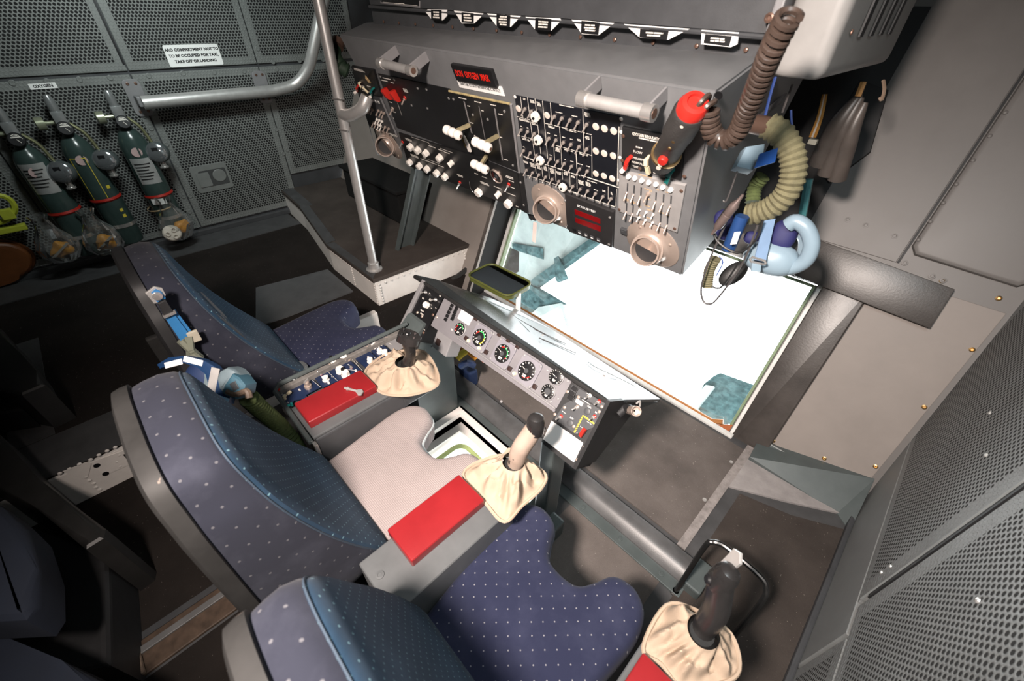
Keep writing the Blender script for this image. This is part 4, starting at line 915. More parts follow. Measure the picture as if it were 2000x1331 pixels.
gauge(Z3(790, 270), Z3(697, 280), 215, [(-60, 20, YELLOW), (20, 120, GREEN), (120, 165, REDP)], 12)
gauge(Z3(1085, 475), Z3(985, 480), 160, [(-10, 90, GREEN), (95, 125, REDP), (-30, -12, REDP)], 10)
gauge(Z3(1400, 700), Z3(1290, 690), 165, [(-60, -30, REDP), (-100, -70, REDP)], 12)
gauge(Z3(1780, 775), Z3(1690, 770), 170, [], 14, False, .12)
gauge(Z3(1675, 970), Z3(1590, 960), 225, [], 12, False, .45)
for q in ((1040, 225), (1160, 300), (1280, 380), (610, 275), (870, 455), (1175, 670), (1500, 905), (738, 18)):
    mk('square_button', P_('sqbtn', lambda: bx(-.0085, .0085, -.0085, .0085, 0, .008, bev=.0015)), mat('maroon_black', (.03, .017, .015), .4), ip, IP.at(*Z3(*q)))
for i in range(5):
    for c0, c1 in (((690, 650), (608, 828)), ((762, 652), (695, 822))):
        t = i/4; mk('key', P_('keyk', lambda: bx(-.0072, .0072, -.0068, .0068, 0, .007, bev=.001)), BLACK, ip, IP.at(*Z1(c0[0]+(c1[0]-c0[0])*t, c0[1]+(c1[1]-c0[1])*t)))
mk('note_card', pr(quad(IP, [Z1(*p) for p in ((822, 680), (972, 775), (902, 908), (757, 812))]), 0, .002), CARD, ip, I0)
for q in ((650, 310), (790, 405), (1245, 735)): piece('push_button', ip, IP.at(*Z3(*q)), CREAM)
for q in ((1190, 360), (765, 95), (950, 218), (1060, 1095), (1920, 830), (1795, 1060), (1700, 1100)): piece('screw', ip, IP.at(*Z3(*q)), GREY2)
mk('bottom_edge', tu([IP.w(*IP.px(*Z3(500, 272)), .004), IP.w(*IP.px(*Z3(1770, 1192)), .004)], .0035, 8), GREY2, ip, smooth=True)
sg = []
for x, y, w in ((1020, 620, 8), (1330, 845, 8), (1640, 1070, 8), (420, 165, 5), (1660, 690, 4), (720, 400, 4)): words(IP, *Z3(x, y), 2 if w == 5 else 1, w, 1.2, sg)
bars(ip, I0, sg, c=.0002)
# left black panel
for q in ((350, 478), (480, 575)): piece('toggle_switch', ip, IP.at(*Z1(*q), c=.002), STEEL)
mk('selector_knob', P_('bigknob', None), WHITE, ip, IP.at(*Z1(368, 645), c=.002) @ Matrix.Scale(.72, 4))
for q, m in (((240, 740), NICKEL), ((300, 788), NICKEL), ((440, 770), BRONZE), ((200, 800), BRONZE), ((320, 1000), BRONZE), ((490, 800), NICKEL)): piece('indicator_cap', ip, IP.at(*Z1(*q), c=.002) @ Matrix.Scale(.75, 4), m)
for q in ((292, 600), (465, 718), (150, 910)): mk('square_button', P_('sqbtn', None), BLACK, ip, IP.at(*Z1(*q), c=.001))
sg = []
for x, y, r_, w in ((395, 415, 2, 6), (315, 555, 2, 5), (410, 575, 3, 6), (480, 680, 1, 3), (300, 715, 2, 8), (300, 760, 2, 8), (175, 860, 2, 5), (535, 525, 2, 4), (320, 955, 1, 8), (400, 490, 1, 3), (420, 640, 1, 3), (425, 685, 1, 3)): words(IP, *Z1(x, y), r_, w, 1.1, sg)
bars(ip, I0, sg, c=.0024)
# right module
md = mk('control_module', pr(quad(IP, [Z4(*p) for p in ((600, 165), (915, 350), (800, 570), (570, 660), (290, 460), (410, 270))]), 0, .004, bev=.001), GREYD, ip, I0)
mk('top_strip', pr(quad(IP, [Z4(*p) for p in ((520, 10), (975, 270), (930, 335), (590, 150), (480, 120))]), 0, .003, bev=.001), GREYD, ip, I0)
for q in ((560, 70), (525, 130), (510, 185)): mk('square_lamp', bx(-.011, .011, -.007, .007, 0, .008, bev=.001), BLACK, md, IP.at(*Z4(*q), c=.002))
for q, m in (((750, 155), WHITE), ((872, 232), REDP), ((590, 300), NICKEL), ((380, 425), REDP), ((812, 428), REDP)):
    piece('indicator_cap', md, IP.at(*Z4(*q), c=.003) @ Matrix.Scale(.8, 4), m); piece('toggle_switch', md, IP.at(*Z4(q[0]-10, q[1]+10), c=.003) @ Matrix.Scale(.9, 4), STEEL)
for q in ((720, 360), (495, 512)): mk('indicator_lens', P_('lens', None), CARD, md, IP.at(*Z4(*q), c=.004) @ Matrix.Scale(.75, 4)); mk('lens_ring', P_('lring', lambda: la([(.0115, 0), (.0115, .004), (.009, .005)], 18)), GREYD, md, IP.at(*Z4(*q), c=.003))
for p, q in (((665, 415), (550, 635)), ((665, 415), (810, 520))):
    a0, a1 = IP.px(*Z4(*p)), IP.px(*Z4(*q)); bars(md, I0, [(a0, a1, .0052)], m=YELLOW, c=.0042, name='warning_stripe')
    A0, A1 = Vector(a0), Vector(a1); d = (A1-A0); n = int(d.length/.008); d.normalize(); pn = Vector((-d.y, d.x))*.0026
    bars(md, I0, [(tuple(A0+d*(.008*k+.004)-pn+d*.002), tuple(A0+d*(.008*k+.004)+pn-d*.002), .0018) for k in range(n)], m=BLACK, c=.0044, h=.0008, name='stripe_black')
piece('switch_guard', md, IP.at(*Z4(705, 590), c=.004, rot=-.1) @ Matrix.Scale(.62, 4), REDP)
mk('note_card', pr(quad(IP, [Z4(*p) for p in ((255, 480), (665, 770), (545, 1020), (145, 720))]), .002, .004), CARD, ip, I0)
mk('label_card', pr(quad(IP, [Z4(*p) for p in ((585, 190), (672, 250), (650, 295), (565, 238))]), .005, .007), CARD, md, I0)
for q in ((465, 105), (300, 398), (605, 175), (910, 300), (978, 312), (920, 418), (875, 365), (742, 722), (685, 825), (590, 988), (425, 310), (545, 555)): piece('screw', md, IP.at(*Z4(*q), c=.004), NICKEL)
sg = []
for x, y, r_, w in ((700, 235, 1, 22), (745, 300, 2, 10), (415, 370, 1, 12), (520, 450, 2, 10), (835, 375, 2, 6), (745, 510, 1, 14), (640, 560, 1, 6), (590, 640, 1, 4), (715, 125, 1, 4)): words(IP, *Z4(x, y), r_, w, 1.2, sg)
bars(md, I0, sg, c=.0042)
# air outlet on the right side
g0 = onx(1239, 803, -.35); gq = g0+Vector((.012, -.045, .05))
gp_ = thing('air_outlet', 'small round bronze air outlet beside right end of the instrument panel', 'air outlet', tuple(g0-Vector((.02, -.04, .06))))
ax = (CAM-g0).normalized()*.4 + Vector((.4, -.2, .4)); ax.normalize()
mk('nozzle', la([(.014, -.05), (.016, 0), (.0165, .018), (.014, .018), (.0135, .002), (.003, 0)], 24, cap=False), NICKEL, gp_, aim(g0, g0+ax), smooth=True)
mk('elbow', tu(spline([g0-ax*.03, g0-ax*.06+Vector((-.01, 0, 0)), g0+Vector((-.05, .0, -.06))], 5), .015, 12), BLACKM, gp_, smooth=True)
mk('hook', tu(spline([g0+Vector((-.005, .012, .02)), g0+Vector((0, .02, .03)), g0+Vector((.005, .02, .01))], 4), .003, 6), ALU, gp_, smooth=True)
# hood with square button on the pedestal
hp = bpy.data.objects['panel_pedestal']; HF = Fr(onz(868, 665, .60), (1, 0, 0), (0, .5, .87))
mk('sensor_box', bx(-.05, .05, -.055, .035, -.06, .01, bev=.005), GREY2, hp, HF.m(0, 0)); mk('sensor_button', bx(-.014, .014, -.014, .014, .01, .013, bev=.002), mat('maroon_black', (.03, .017, .015)), hp, HF.m(-.02, -.02))
for i in range(5): mk('rivet', P_('rvr', None), GREYG, hp, T(-1.284, .7+i*.042, .5) @ RY(math.pi/2))
# blue switch panel on the wide console
K0 = Fr((0, 0, CT), (1, 0, 0), (0, 1, 0))
BLUE = mat('navy_switch_panel', (.012, .022, .06), .4, var=.15)
ZC = lambda x, y: zpx(x, y, 530, 620, 5.544)
for p in (((70, 780), (290, 735), (400, 880), (250, 905), (180, 1010)), ((280, 720), (430, 665), (540, 760), (370, 850)), ((450, 640), (610, 590), (730, 690), (555, 770)), ((610, 580), (850, 470), (985, 590), (730, 690)), ((890, 440), (1040, 355), (1170, 465), (1030, 560)), ((1050, 350), (1200, 290), (1310, 390), (1185, 460))):
    mk('switch_panel', pr(quad(K0, [ZC(*q) for q in p]), 0, .004, bev=.001), BLUE, k1, K0.m(0, 0))
mk('switch_panel', pr(quad(K0, [ZC(*q) for q in ((1205, 270), (1400, 180), (1440, 330), (1330, 390))]), 0, .005, bev=.001), GREY2, k1, K0.m(0, 0))
for i, q in enumerate(((690, 535), (795, 470), (752, 600), (810, 640), (595, 690), (1115, 335), (1178, 390), (1075, 490), (1235, 405))): piece('selector_knob' if i in (1, 2, 3) else 'rotary_knob', k1, K0.at(*ZC(*q), c=.004, rot=i*.7) @ Matrix.Scale(.88, 4), WHITE)
for q in ((668, 492), (790, 622)): piece('push_button', k1, K0.at(*ZC(*q), c=.02), BLACK)
for q in ((540, 630), (868, 555)): piece('indicator_cap', k1, K0.at(*ZC(*q), c=.004) @ Matrix.Scale(.7, 4), REDP); piece('toggle_switch', k1, K0.at(*ZC(*q), c=.004) @ Matrix.Scale(.8, 4), STEEL)
mk('coax_knob', la([(.013, 0), (.013, .012), (.009, .014), (.009, .028), (.006, .03)], 18), NICKEL, k1, K0.at(*ZC(405, 770), c=.004), smooth=True); mk('knob_grip', bx(-.002, .002, -.012, .012, .028, .036), ALU, k1, K0.at(*ZC(405, 770), c=.004, rot=.6))
bent(k1, K0, ZC(160, 905), ZC(225, 850), CREAM, .009, .02); bent(k1, K0, ZC(80, 815), ZC(110, 835), REDP, .008, .02); bent(k1, K0, ZC(235, 975), ZC(200, 1000), TEAL, .008, .016)
for q in ((70, 805), (628, 732), (920, 600), (1300, 225)): piece('push_button', k1, K0.at(*ZC(*q), c=.006) @ Matrix.Scale(.6, 4), WHITE)
sg = []
for a, c in (((605, 590), (720, 700)), ((830, 575), (990, 600)), ((860, 450), (990, 590)), ((430, 680), (540, 770))): sg.append((K0.px(*ZC(*a)), K0.px(*ZC(*c)), .001))
for x, y, r_, w in ((310, 800, 3, 12), (130, 850, 3, 7), (190, 830, 1, 4), (185, 935, 2, 6), (170, 970, 2, 5), (1250, 260, 1, 8), (1290, 300, 1, 9), (1350, 210, 1, 6), (1120, 450, 1, 6), (1200, 320, 1, 6), (660, 660, 1, 5), (930, 500, 1, 8)): words(K0, *ZC(x, y), r_, w, 1.2, sg)
bars(k1, K0.m(0, 0), sg, c=.0052)
mk('anti_slip_patch', bx(-.025, .025, -.02, .02, 0, .004), BRONZE, k1, T(-1.08, .475, CT-.002) )
mk('corner_clip', bx(-.012, .012, -.006, .006, -.05, .004, bev=.002), STEEL, k1, T(-1.07, .158, CT-.03))
# metal wing bolt left on the pad
p = onz(692, 763, PADT+.006); o = thing('wing_bolt', 'small metal wing bolt lying on the far red pad', 'bolt', tuple(p))
Mk = T(*p) @ RZ(math.radians(28)); mk('shank', la([(.0045, -.04), (.0045, .012)], 10, M=RY(math.pi/2)), ALU, o, Mk, smooth=True)
mk('wing', pr([(.01, -.006), (.026, -.016), (.036, -.012), (.034, .006), (.024, .012), (.01, .006)], -.003, .003, bev=.001), ALU, o, Mk); mk('collar', la([(.007, -.03), (.007, -.024)], 12, M=RY(math.pi/2)), ALU, o, Mk)
# silver dish on the left seat
p = onz(573, 730, .5); o = thing('steel_dish', 'round polished steel dish on the left seat beside the console', 'dish', (p.x, p.y, .5)); p = Vector((p.x, p.y, .502))
mk('dish', la([(.02, 0), (.05, .004), (.062, .014), (.06, .016), (.04, .012), (.004, .011)], 28), CHROME, o, T(*p), smooth=True); mk('spoke', bx(-.003, .003, -.055, .0, .0155, .019), STEEL, o, T(*p))

# ---------------------------------------------------------------- control sticks with cloth boots
def boot_mesh(outline, neck, zb, zn, seed, rn=.034):
    rnd = random.Random(seed); n = 96; ph = [rnd.uniform(0, 6.28) for _ in range(8)]; fr = [3, 5, 7, 4, 9, 6, 11, 13]
    ol = [Vector((p.x, p.y)) for p in spline([(x, y, 0) for x, y in outline], max(1, n//len(outline)), True)]
    n = len(ol); nk = Vector(neck); R_ = []; b = nb(); K = 18
    base_a = math.atan2(ol[0].y-nk.y, ol[0].x-nk.x); sgn = 1 if (ol[n//4]-nk).cross(ol[0]-nk) < 0 else -1
    for k in range(K+1):
        t = k/K; ring_ = []
        for i in range(n):
            an = base_a+sgn*2*math.pi*i/n; inner = nk+Vector((math.cos(an), math.sin(an)))*rn
            e = t**.8; p = ol[i].lerp(inner, e)
            w = sum(math.sin(fr[j]*an+ph[j]+t*(j-3)*1.1) for j in range(8))/5*math.sin(math.pi*min(1, t*1.02))
            h = zb + (zn-zb)*(t**1.7) + .02*w + .012*math.sin(math.pi*t)
            d = (p-nk); p = p + d*.16*w
            q3 = Vector((p.x*19, p.y*19, seed)); e2 = math.sin(math.pi*min(1, t*1.05))*min(1, t*4)
            h += e2*(.03*mnoise.noise(q3) + .034*(.4-abs(mnoise.noise(q3*1.7))))
            ring_.append(b.verts.new((p.x, p.y, max(zb+.001, h))))
        R_.append(ring_)
    for A, B in zip(R_, R_[1:]):
        for i in range(n): b.faces.new((A[i], A[(i+1) % n], B[(i+1) % n], B[i]))
    return b
def stick(label, base, head, lean, outline, cols, seed, zb=CT, group='side sticks with tan canvas boots', hs=1.0, slim=False, paddle=False):
    t = thing('control_stick', label, 'control stick', (base[0], base[1], zb), group)
    B = Vector((base[0], base[1], zb+.03)); H = Vector(head); gm, hm = cols
    mk('boot', boot_mesh(outline, (base[0], base[1]), zb+.002, zb+.075, seed), CANVAS, t, smooth=True)
    mk('boot_hem', tu([(x, y, zb+.006) for x, y in [tuple(p)[:2] for p in spline([(x, y, 0) for x, y in outline], 5, True)]], .005, 6, closed=True), CANVAS, t, smooth=True)
    mk('collar', la([(.045, .0), (.04, .012), (.03, .022), (.026, .035)], 20), RUBBER, t, T(B.x, B.y, zb+.03), smooth=True)
    mid = B.lerp(H, .5)+Vector(lean)*.02
    path = spline([B, B.lerp(mid, .5), mid, mid.lerp(H, .6), H], 6); n = len(path)
    rad = [.021+.004*math.sin(3.0*i/n*math.pi)*(1-i/n)+.004*(i/n)**3 for i in range(n)]
    if slim: rad = [.021+.005*math.sin(math.pi*i/n)+.003*i/n for i in range(n)]
    g = mk('grip', tu(path, rad, 16), gm, t, smooth=True)
    d = (path[-1]-path[-4]).normalized(); Mh = aim(H, H+d); fw = Vector(lean).normalized()
    x = (fw-d*fw.dot(d)).normalized(); y = d.cross(x); Mh = Matrix(((x.x, y.x, d.x, H.x), (x.y, y.y, d.y, H.y), (x.z, y.z, d.z, H.z), (0, 0, 0, 1)))
    b = prism(nb(), [(p.x, p.y) for p in spline([(-.03, -.022, 0), (.02, -.027, 0), (.055, -.012, 0), (.055, .012, 0), (.02, .027, 0), (-.03, .022, 0), (-.036, 0, 0)], 4, True)], -.028, .016, bev=.008, seg=3)
    Mh = Mh @ Matrix.Scale(hs, 4)
    if slim: b.free(); b = lathe(nb(), [(.024, -.022), (.026, -.005), (.025, .02), (.02, .034), (.01, .041), (.002, .042)], 20); Mh = Mh @ RX(.15)
    hd = mk('head', b, hm, t, Mh @ RY(.35), smooth=True)
    if slim: mk('side_button', la([(.011, .02), (.012, .028), (.008, .032)], 14), BLACK, hd, Mh @ T(0, 0, -.01) @ RY(-1.3), smooth=True)
    if paddle: mk('paddle', pr([(.0, -.014), (.05, -.016), (.062, 0), (.05, .016), (.0, .014)], -.003, .003, bev=.001, M=RY(-1.2)), ALU, hd, Mh @ T(.012, .022, .0)); mk('spacer', bx(-.01, .01, .015, .03, -.06, .0, bev=.003), GRIP, hd, Mh)
    if slim: return t
    mk('hat_switch', la([(.012, .016), (.012, .021), (.009, .024), (.004, .022)], 16), BLACK, hd, Mh @ RY(.35), smooth=True)
    for px_, py_ in ((-.02, -.012), (-.02, .012), (.028, .012), (.03, -.012)): mk('button', P_('stickbtn', lambda: la([(.005, .014), (.005, .02), (.0035, .022)], 12)), BLACK if px_ < 0 else mat('dark_button', (.05, .04, .04), .3), hd, Mh @ RY(.35) @ T(px_, py_, 0))
    mk('trigger', pr([(.028, -.02), (.044, -.025), (.04, -.06), (.03, -.07), (.024, -.05)], -.007, .007, bev=.002, M=Matrix(((1, 0, 0, 0), (0, 0, -1, 0), (0, 1, 0, 0), (0, 0, 0, 1)))), BLACK, g, Mh)
    mk('trigger_button', la([(.006, 0), (.006, .006), (.004, .008)], 12), REDP, g, Mh @ T(.035, -.008, -.035) @ RX(math.pi/2))
    return t
GRIP = mat('black_grip', (.018, .017, .017), .28, var=.3)
GRIPW = mat('worn_beige_grip', (.35, .27, .22), .5, var=.2, wear=(.02, .02, .02), wcut=.6, wscale=18)
def opx(pts, z): return [tuple(onz(x, y, z))[:2] for x, y in pts]
stick('black control stick with tan boot ahead of the blue switch console', (-1.111, .55), (-1.075, .56, .80), (.6, .5, .05), opx([(713, 733), (735, 706), (770, 690), (830, 690), (858, 748), (815, 772), (768, 775), (738, 765)], CT), (GRIP, GRIP), 3, hs=.86)
stick('worn black and beige control stick with tan boot ahead of plain console', (-.513, .54), (-.478, .585, .815), (-.3, -.5, .05), opx([(905, 930), (945, 900), (1000, 893), (1062, 925), (1058, 955), (1020, 990), (985, 1022), (948, 985)], CT), (GRIPW, GRIP), 11, slim=True)
stick('black control stick with tan boot inside the wire hoop guard', (.083, .535), (.055, .575, .81), (.5, .45, .05), opx([(1255, 1268), (1300, 1185), (1360, 1195), (1425, 1240), (1442, 1310), (1400, 1340), (1330, 1345), (1290, 1300)], CT), (GRIP, GRIP), 23, slim=True, paddle=True)

# ---------------------------------------------------------------- mirror on its bracket
mz = .66; mr = [onz(x, y, mz) for x, y in ((918, 542), (957, 513), (1032, 552), (997, 584))]
mc = sum(mr, Vector())/4; MF = Fr(mc, (mr[3]-mr[0]), (mr[1]-mr[0]))
mi = thing('mirror', 'rectangular mirror with rounded olive green frame beside the window corner', 'mirror', (mc.x, mc.y, .2))
ro = rrect(.29, .178, .04, 5)
OLV = mat('olive_frame', (.075, .085, .02), .45)
mk('frame', pr(ro, -.02, 0, bev=.003), OLV, mi, MF.m(0, 0)); mk('rim', tu([MF.w(x, y, .004) for x, y in ro], .0055, 8, closed=True), OLV, mi, smooth=True)
mk('glass', pr(rrect(.28, .168, .036, 5), 0, .003), mat('mirror_glass', (.22, .23, .24), .02, 1, var=0), mi, MF.m(0, 0))
mk('bracket', bx(-.012, .012, -.006, .006, -.42, .0, bev=.003), mat('white_strap', (.75, .74, .72), .4), mi, T(*onz(1013, 572, .65)) @ RX(.0))
mk('arm', bx(-.08, .0, -.01, .01, -.02, -.005, bev=.002), mat('white_strap', (.75, .74, .72), .4), mi, T(*onz(1013, 572, .65)))
mk('pivot', la([(.01, -.02), (.01, .02)], 12), ALU, mi, T(*onz(950, 560, .62)), smooth=True)

# ---------------------------------------------------------------- pole, hand rail, strut
po = thing('grab_pole', 'upright brushed metal pole standing on the platform corner', 'pole', (-2.293, 1.05, .38))
mk('tube', tu([(-2.293, 1.05, .39), (-2.285, 1.047, 2.29)], .026, 20), ALU, po, smooth=True)
mk('foot', la([(.05, 0), (.05, .008), (.036, .012), (.034, .05), (.027, .055)], 20), ALU, po, T(-2.293, 1.05, .38), smooth=True)
mk('branch', tu(spline([(-2.29, 1.05, 1.27), (-2.22, 1.06, 1.275), (-2.15, 1.09, 1.31), (-2.13, 1.12, 1.36)], 6), .03, 16), ALU, po, smooth=True)
mk('branch_saddle', tu([(-2.292, 1.05, 1.21), (-2.292, 1.05, 1.33)], .0275, 20), STEEL, po, smooth=True)
for z in (1.2, 1.34): mk('clevis_pin', tu([(-2.30, 1.02, z), (-2.24, 1.04, z)], .005, 8), STEEL, po, smooth=True)
hr = thing('hand_rail', 'bent brushed metal hand rail bracketed to the left perforated wall', 'rail', (-4.09, .47, 1.16))
mk('tube', tu([(-3.97, .46, 1.158), (-3.97, 1.25, 1.158)] + spline([(-3.97, 1.3, 1.158), (-3.95, 1.47, 1.19), (-3.9, 1.58, 1.29), (-3.85, 1.64, 1.42), (-3.78, 1.76, 1.7)], 6) + [(-3.6, 2.0, 2.28)], .04, 18), ALU, hr, smooth=True)
for y in (.46, 1.27):
    pm = mk('bracket_plate', pr(rrect(.1, .22, .03, 4), 0, .012, bev=.003), GREY2, hr, LW.m(y, 1.17, .0)); mk('bracket_arm', bx(-.02, .02, -.03, .03, 0, .1, bev=.008), GREY2, hr, LW.m(y, 1.16, .01))
    for dz in (-.08, .085): mk('bolt', P_('floorscrew', None), BRONZE, pm, LW.m(y-.02, 1.17+dz, .012)); mk('bolt', P_('floorscrew', None), BRONZE, pm, LW.m(y+.025, 1.17+dz, .012))
st = thing('slanted_post', 'dark grey channel post leaning from the platform up to the overhead console', 'post', (-2.435, 1.365, .38))
def beam(p0, p1, hw, hd):
    b = nb(); A_ = []
    for p in (p0, p1): A_.append([b.verts.new(Vector(p)+Vector((sx*hd, sy*hw, 0))) for sx, sy in ((-1, -1), (1, -1), (1, 1), (-1, 1))])
    for i in range(4): b.faces.new((A_[0][i], A_[0][(i+1) % 4], A_[1][(i+1) % 4], A_[1][i]))
    b.faces.new(A_[0][::-1]); b.faces.new(A_[1]); return b
mk('web', beam((-2.445, 1.365, .38), (-2.3, 1.53, 1.03), .06, .006), GREYG, st)
mk('flange', beam((-2.43, 1.425, .38), (-2.285, 1.59, 1.03), .006, .02), GREYG, st); mk('flange', beam((-2.43, 1.305, .38), (-2.285, 1.47, 1.03), .006, .02), GREYG, st)
# footrest beam on the floor
fb = thing('foot_bar', 'rounded dark grey foot bar running across floor under instrument panel', 'foot bar', (-.75, 1.0, 0))
prof = [(-.06, 0), (-.06, .02), (-.035, .05), (.0, .062), (.035, .055), (.052, .03), (.055, 0)]
mk('bar', pr(prof, -1.5, .0, M=Matrix(((0, 0, 1, 0), (1, 0, 0, 1.01), (0, 1, 0, 0), (0, 0, 0, 1)))), mat('scuffed_bar', (.085, .085, .087), .38, var=.25, bump=.15, wear=(.25, .22, .2), wcut=.72), fb, smooth=True)
mk('end_block', bx(.0, .07, .94, 1.07, 0, .055, bev=.008), GREYG, fb); mk('base_strip', bx(-1.5, .02, .9, .955, 0, .012, bev=.003), GREYG, fb)
for i in range(8): mk('rivet', P_('wscrew2', None), GREYG, fb, T(-1.4+i*.19, .927, .012))
# wire hoop guard round the right stick
hg = thing('hoop_guard', 'black bent tube hoop guard standing beside the right stick', 'guard', (.1, .92, 0))
mk('hoop', tu(spline([(.0, .915, .0), (.0, .92, .12), (.0, .945, .32), (.012, .955, .352), (.05, .965, .36), (.16, .955, .36), (.19, .94, .345), (.2, .915, .3), (.2, .86, .1), (.2, .85, .0)], 6), .009, 10), mat('gloss_black_tube', (.012, .012, .012), .25), hg, smooth=True)
for x, y in ((0, .915), (.2, .85)): mk('foot', la([(.02, 0), (.02, .006), (.012, .012)], 16), RUBBER, hg, T(x, y, 0))

# ---------------------------------------------------------------- cabinets over the console
CFm = Fr((0, 1.215, 1.70), (1, 0, 0), (0, 0, 1)); C0 = CFm.m(0, 0)
cb = thing('wall_cabinet', 'dark grey wall cabinet with white tabbed labels above the overhead console', 'cabinet', (-1.3, 1.4, 1.64))
ltop = [CFm.px(*q) for q in ((723, 11), (1500, 70))]
mk('riser', bx(-2.2, -.43, 1.25, 1.3, 1.63, 1.74), GREYD, cb)
mk('face', pr([(ltop[0][0], ltop[0][1]+.005), (ltop[1][0]+.01, ltop[1][1]+.004), (ltop[1][0]+.01, .5), (ltop[0][0], .5)], -.3, 0), GREYD, cb, C0)
mk('lower_lip', tu([CFm.w(*CFm.px(723, 13), .004), CFm.w(*CFm.px(1505, 73), .004)], .006, 8), GREYD, cb, smooth=True)
mk('display_window', pr([CFm.px(*q) for q in ((747, 3), (818, 11), (818, -20), (747, -28))], 0, .004), BLACK, cb, C0)
mk('display_frame', tu([CFm.w(*CFm.px(*q), .003) for q in ((745, 2), (745, 5.5), (821, 14), (821, 2))], .003, 6), GREY2, cb)
sg = []; words(CFm, 782, 7, 1, 20, 1.6, sg); sg += [(CFm.px(750, 4), CFm.px(776, 6.5), .001), (CFm.px(790, 8.5), CFm.px(817, 11), .001)]; bars(cb, C0, sg, c=.0042)
Y6 = lambda x, y: zpx(x, y, 730, 0, 5.714)
Y7 = lambda x, y: zpx(x, y, 1060, 0, 4.0)
tabs = [([Y6(*q) for q in ((595, 128), (625, 104), (835, 108), (835, 180), (790, 228), (665, 215))], [Y6(*q) for q in ((663, 108), (780, 112), (780, 228), (665, 218))], 3),
        ([Y6(*q) for q in ((915, 118), (1240, 150), (1240, 168), (1140, 262), (1005, 262))], [Y6(*q) for q in ((1005, 138), (1138, 148), (1138, 258), (1005, 250))], 3),
        ([Y6(*q) for q in ((1285, 150), (1665, 178), (1550, 300), (1390, 288))], [Y6(*q) for q in ((1395, 158), (1548, 170), (1542, 305), (1395, 292))], 4),
        ([(1030, 33), (1097, 36), (1100, 40), (1080, 60), (1048, 57)], [(1050, 35), (1081, 37), (1080, 61), (1049, 58)], 3),
        ([Y7(*q) for q in ((240, 153), (575, 180), (450, 275), (320, 265))], [Y7(*q) for q in ((320, 162), (462, 176), (450, 272), (315, 260))], 3),
        ([Y7(*q) for q in ((650, 188), (1162, 225), (990, 312), (775, 295))], [Y7(*q) for q in ((778, 225), (1000, 240), (985, 312), (772, 292))], 2),
        ([Y7(*q) for q in ((1255, 233), (1545, 253), (1532, 345), (1480, 368), (1250, 345))], [Y7(*q) for q in ((1285, 265), (1492, 282), (1470, 362), (1272, 335))], 2)]
for tp, lb, rows in tabs:
    o = mk('label_tab', pr([CFm.px(*q) for q in tp], .006, .009), CARD, cb, C0)
    mk('label_plate', pr([CFm.px(*q) for q in lb], .009, .0105), BLACK, o, C0)
    cx_ = sum(q[0] for q in lb)/4; cy_ = sum(q[1] for q in lb)/4; sg = []; words(CFm, cx_, cy_, rows, (lb[1][0]-lb[0][0])*.6, 3.0, sg); bars(o, C0, sg, c=.0107)
for i in range(14): piece('screw', cb, CFm.m(-2.1+i*.125, -.052, -.03), BRONZE)
mk('right_post', bx(-.425, -.405, 1.19, 1.3, 1.66, 2.2, bev=.004), GREY2, cb); mk('post_screw', P_('bscrew', None), BRONZE, cb, CFm.at(1512, 35, c=.028))
gx = thing('rounded_duct', 'smooth grey rounded duct box hanging right of the cabinet', 'duct', (-.33, 1.5, 1.6))
mk('shell', bx(-.395, -.285, 1.2, 1.86, 1.605, 2.25, bev=.028, seg=4), mat('satin_grey', (.26, .25, .24), .42, var=.08), gx, smooth=True)
for i in range(4): mk('louvre', bx(-.284, -.279, 1.35+i*.1, 1.38+i*.1, 1.68, 2.2, bev=.001), BLACKM, gx)
piece('screw', gx, T(-.283, 1.28, 1.69) @ RY(math.pi/2), BRONZE)
# ---------------------------------------------------------------- oxygen bottles on the left wall
BOTG = mat('bottle_green', (.037, .06, .055), .22, var=.15)
LABEL = mat('silver_label', (.5, .5, .49), .35, .4, var=.1)
BAG = glassy('clear_bag', (.93, .94, .93), .12, .06, haze=.18, hazecol=(.75, .76, .74))
ORANGE = mat('orange_mask', (.62, .27, .03), .5, var=.12)
IVORY = mat('ivory_plastic', (.68, .62, .54), .45)
REDB = mat('red_band', (.4, .02, .012), .4)
ELAS = mat('elastic_tan', (.5, .36, .2), .7)
def arcplate(r, a0, a1, z0, z1, n=10, t=.0012):
    b = nb(); V = []
    for i in range(n+1):
        a = math.radians(a0+(a1-a0)*i/n); V.append([b.verts.new((rr*math.cos(a), rr*math.sin(a), z)) for rr, z in ((r, z0), (r, z1), (r+t, z1), (r+t, z0))])
    for A, B in zip(V, V[1:]):
        for k in range(4): b.faces.new((A[k], A[(k+1) % 4], B[(k+1) % 4], B[k]))
    b.faces.new(V[0]); b.faces.new(V[-1][::-1]); return b
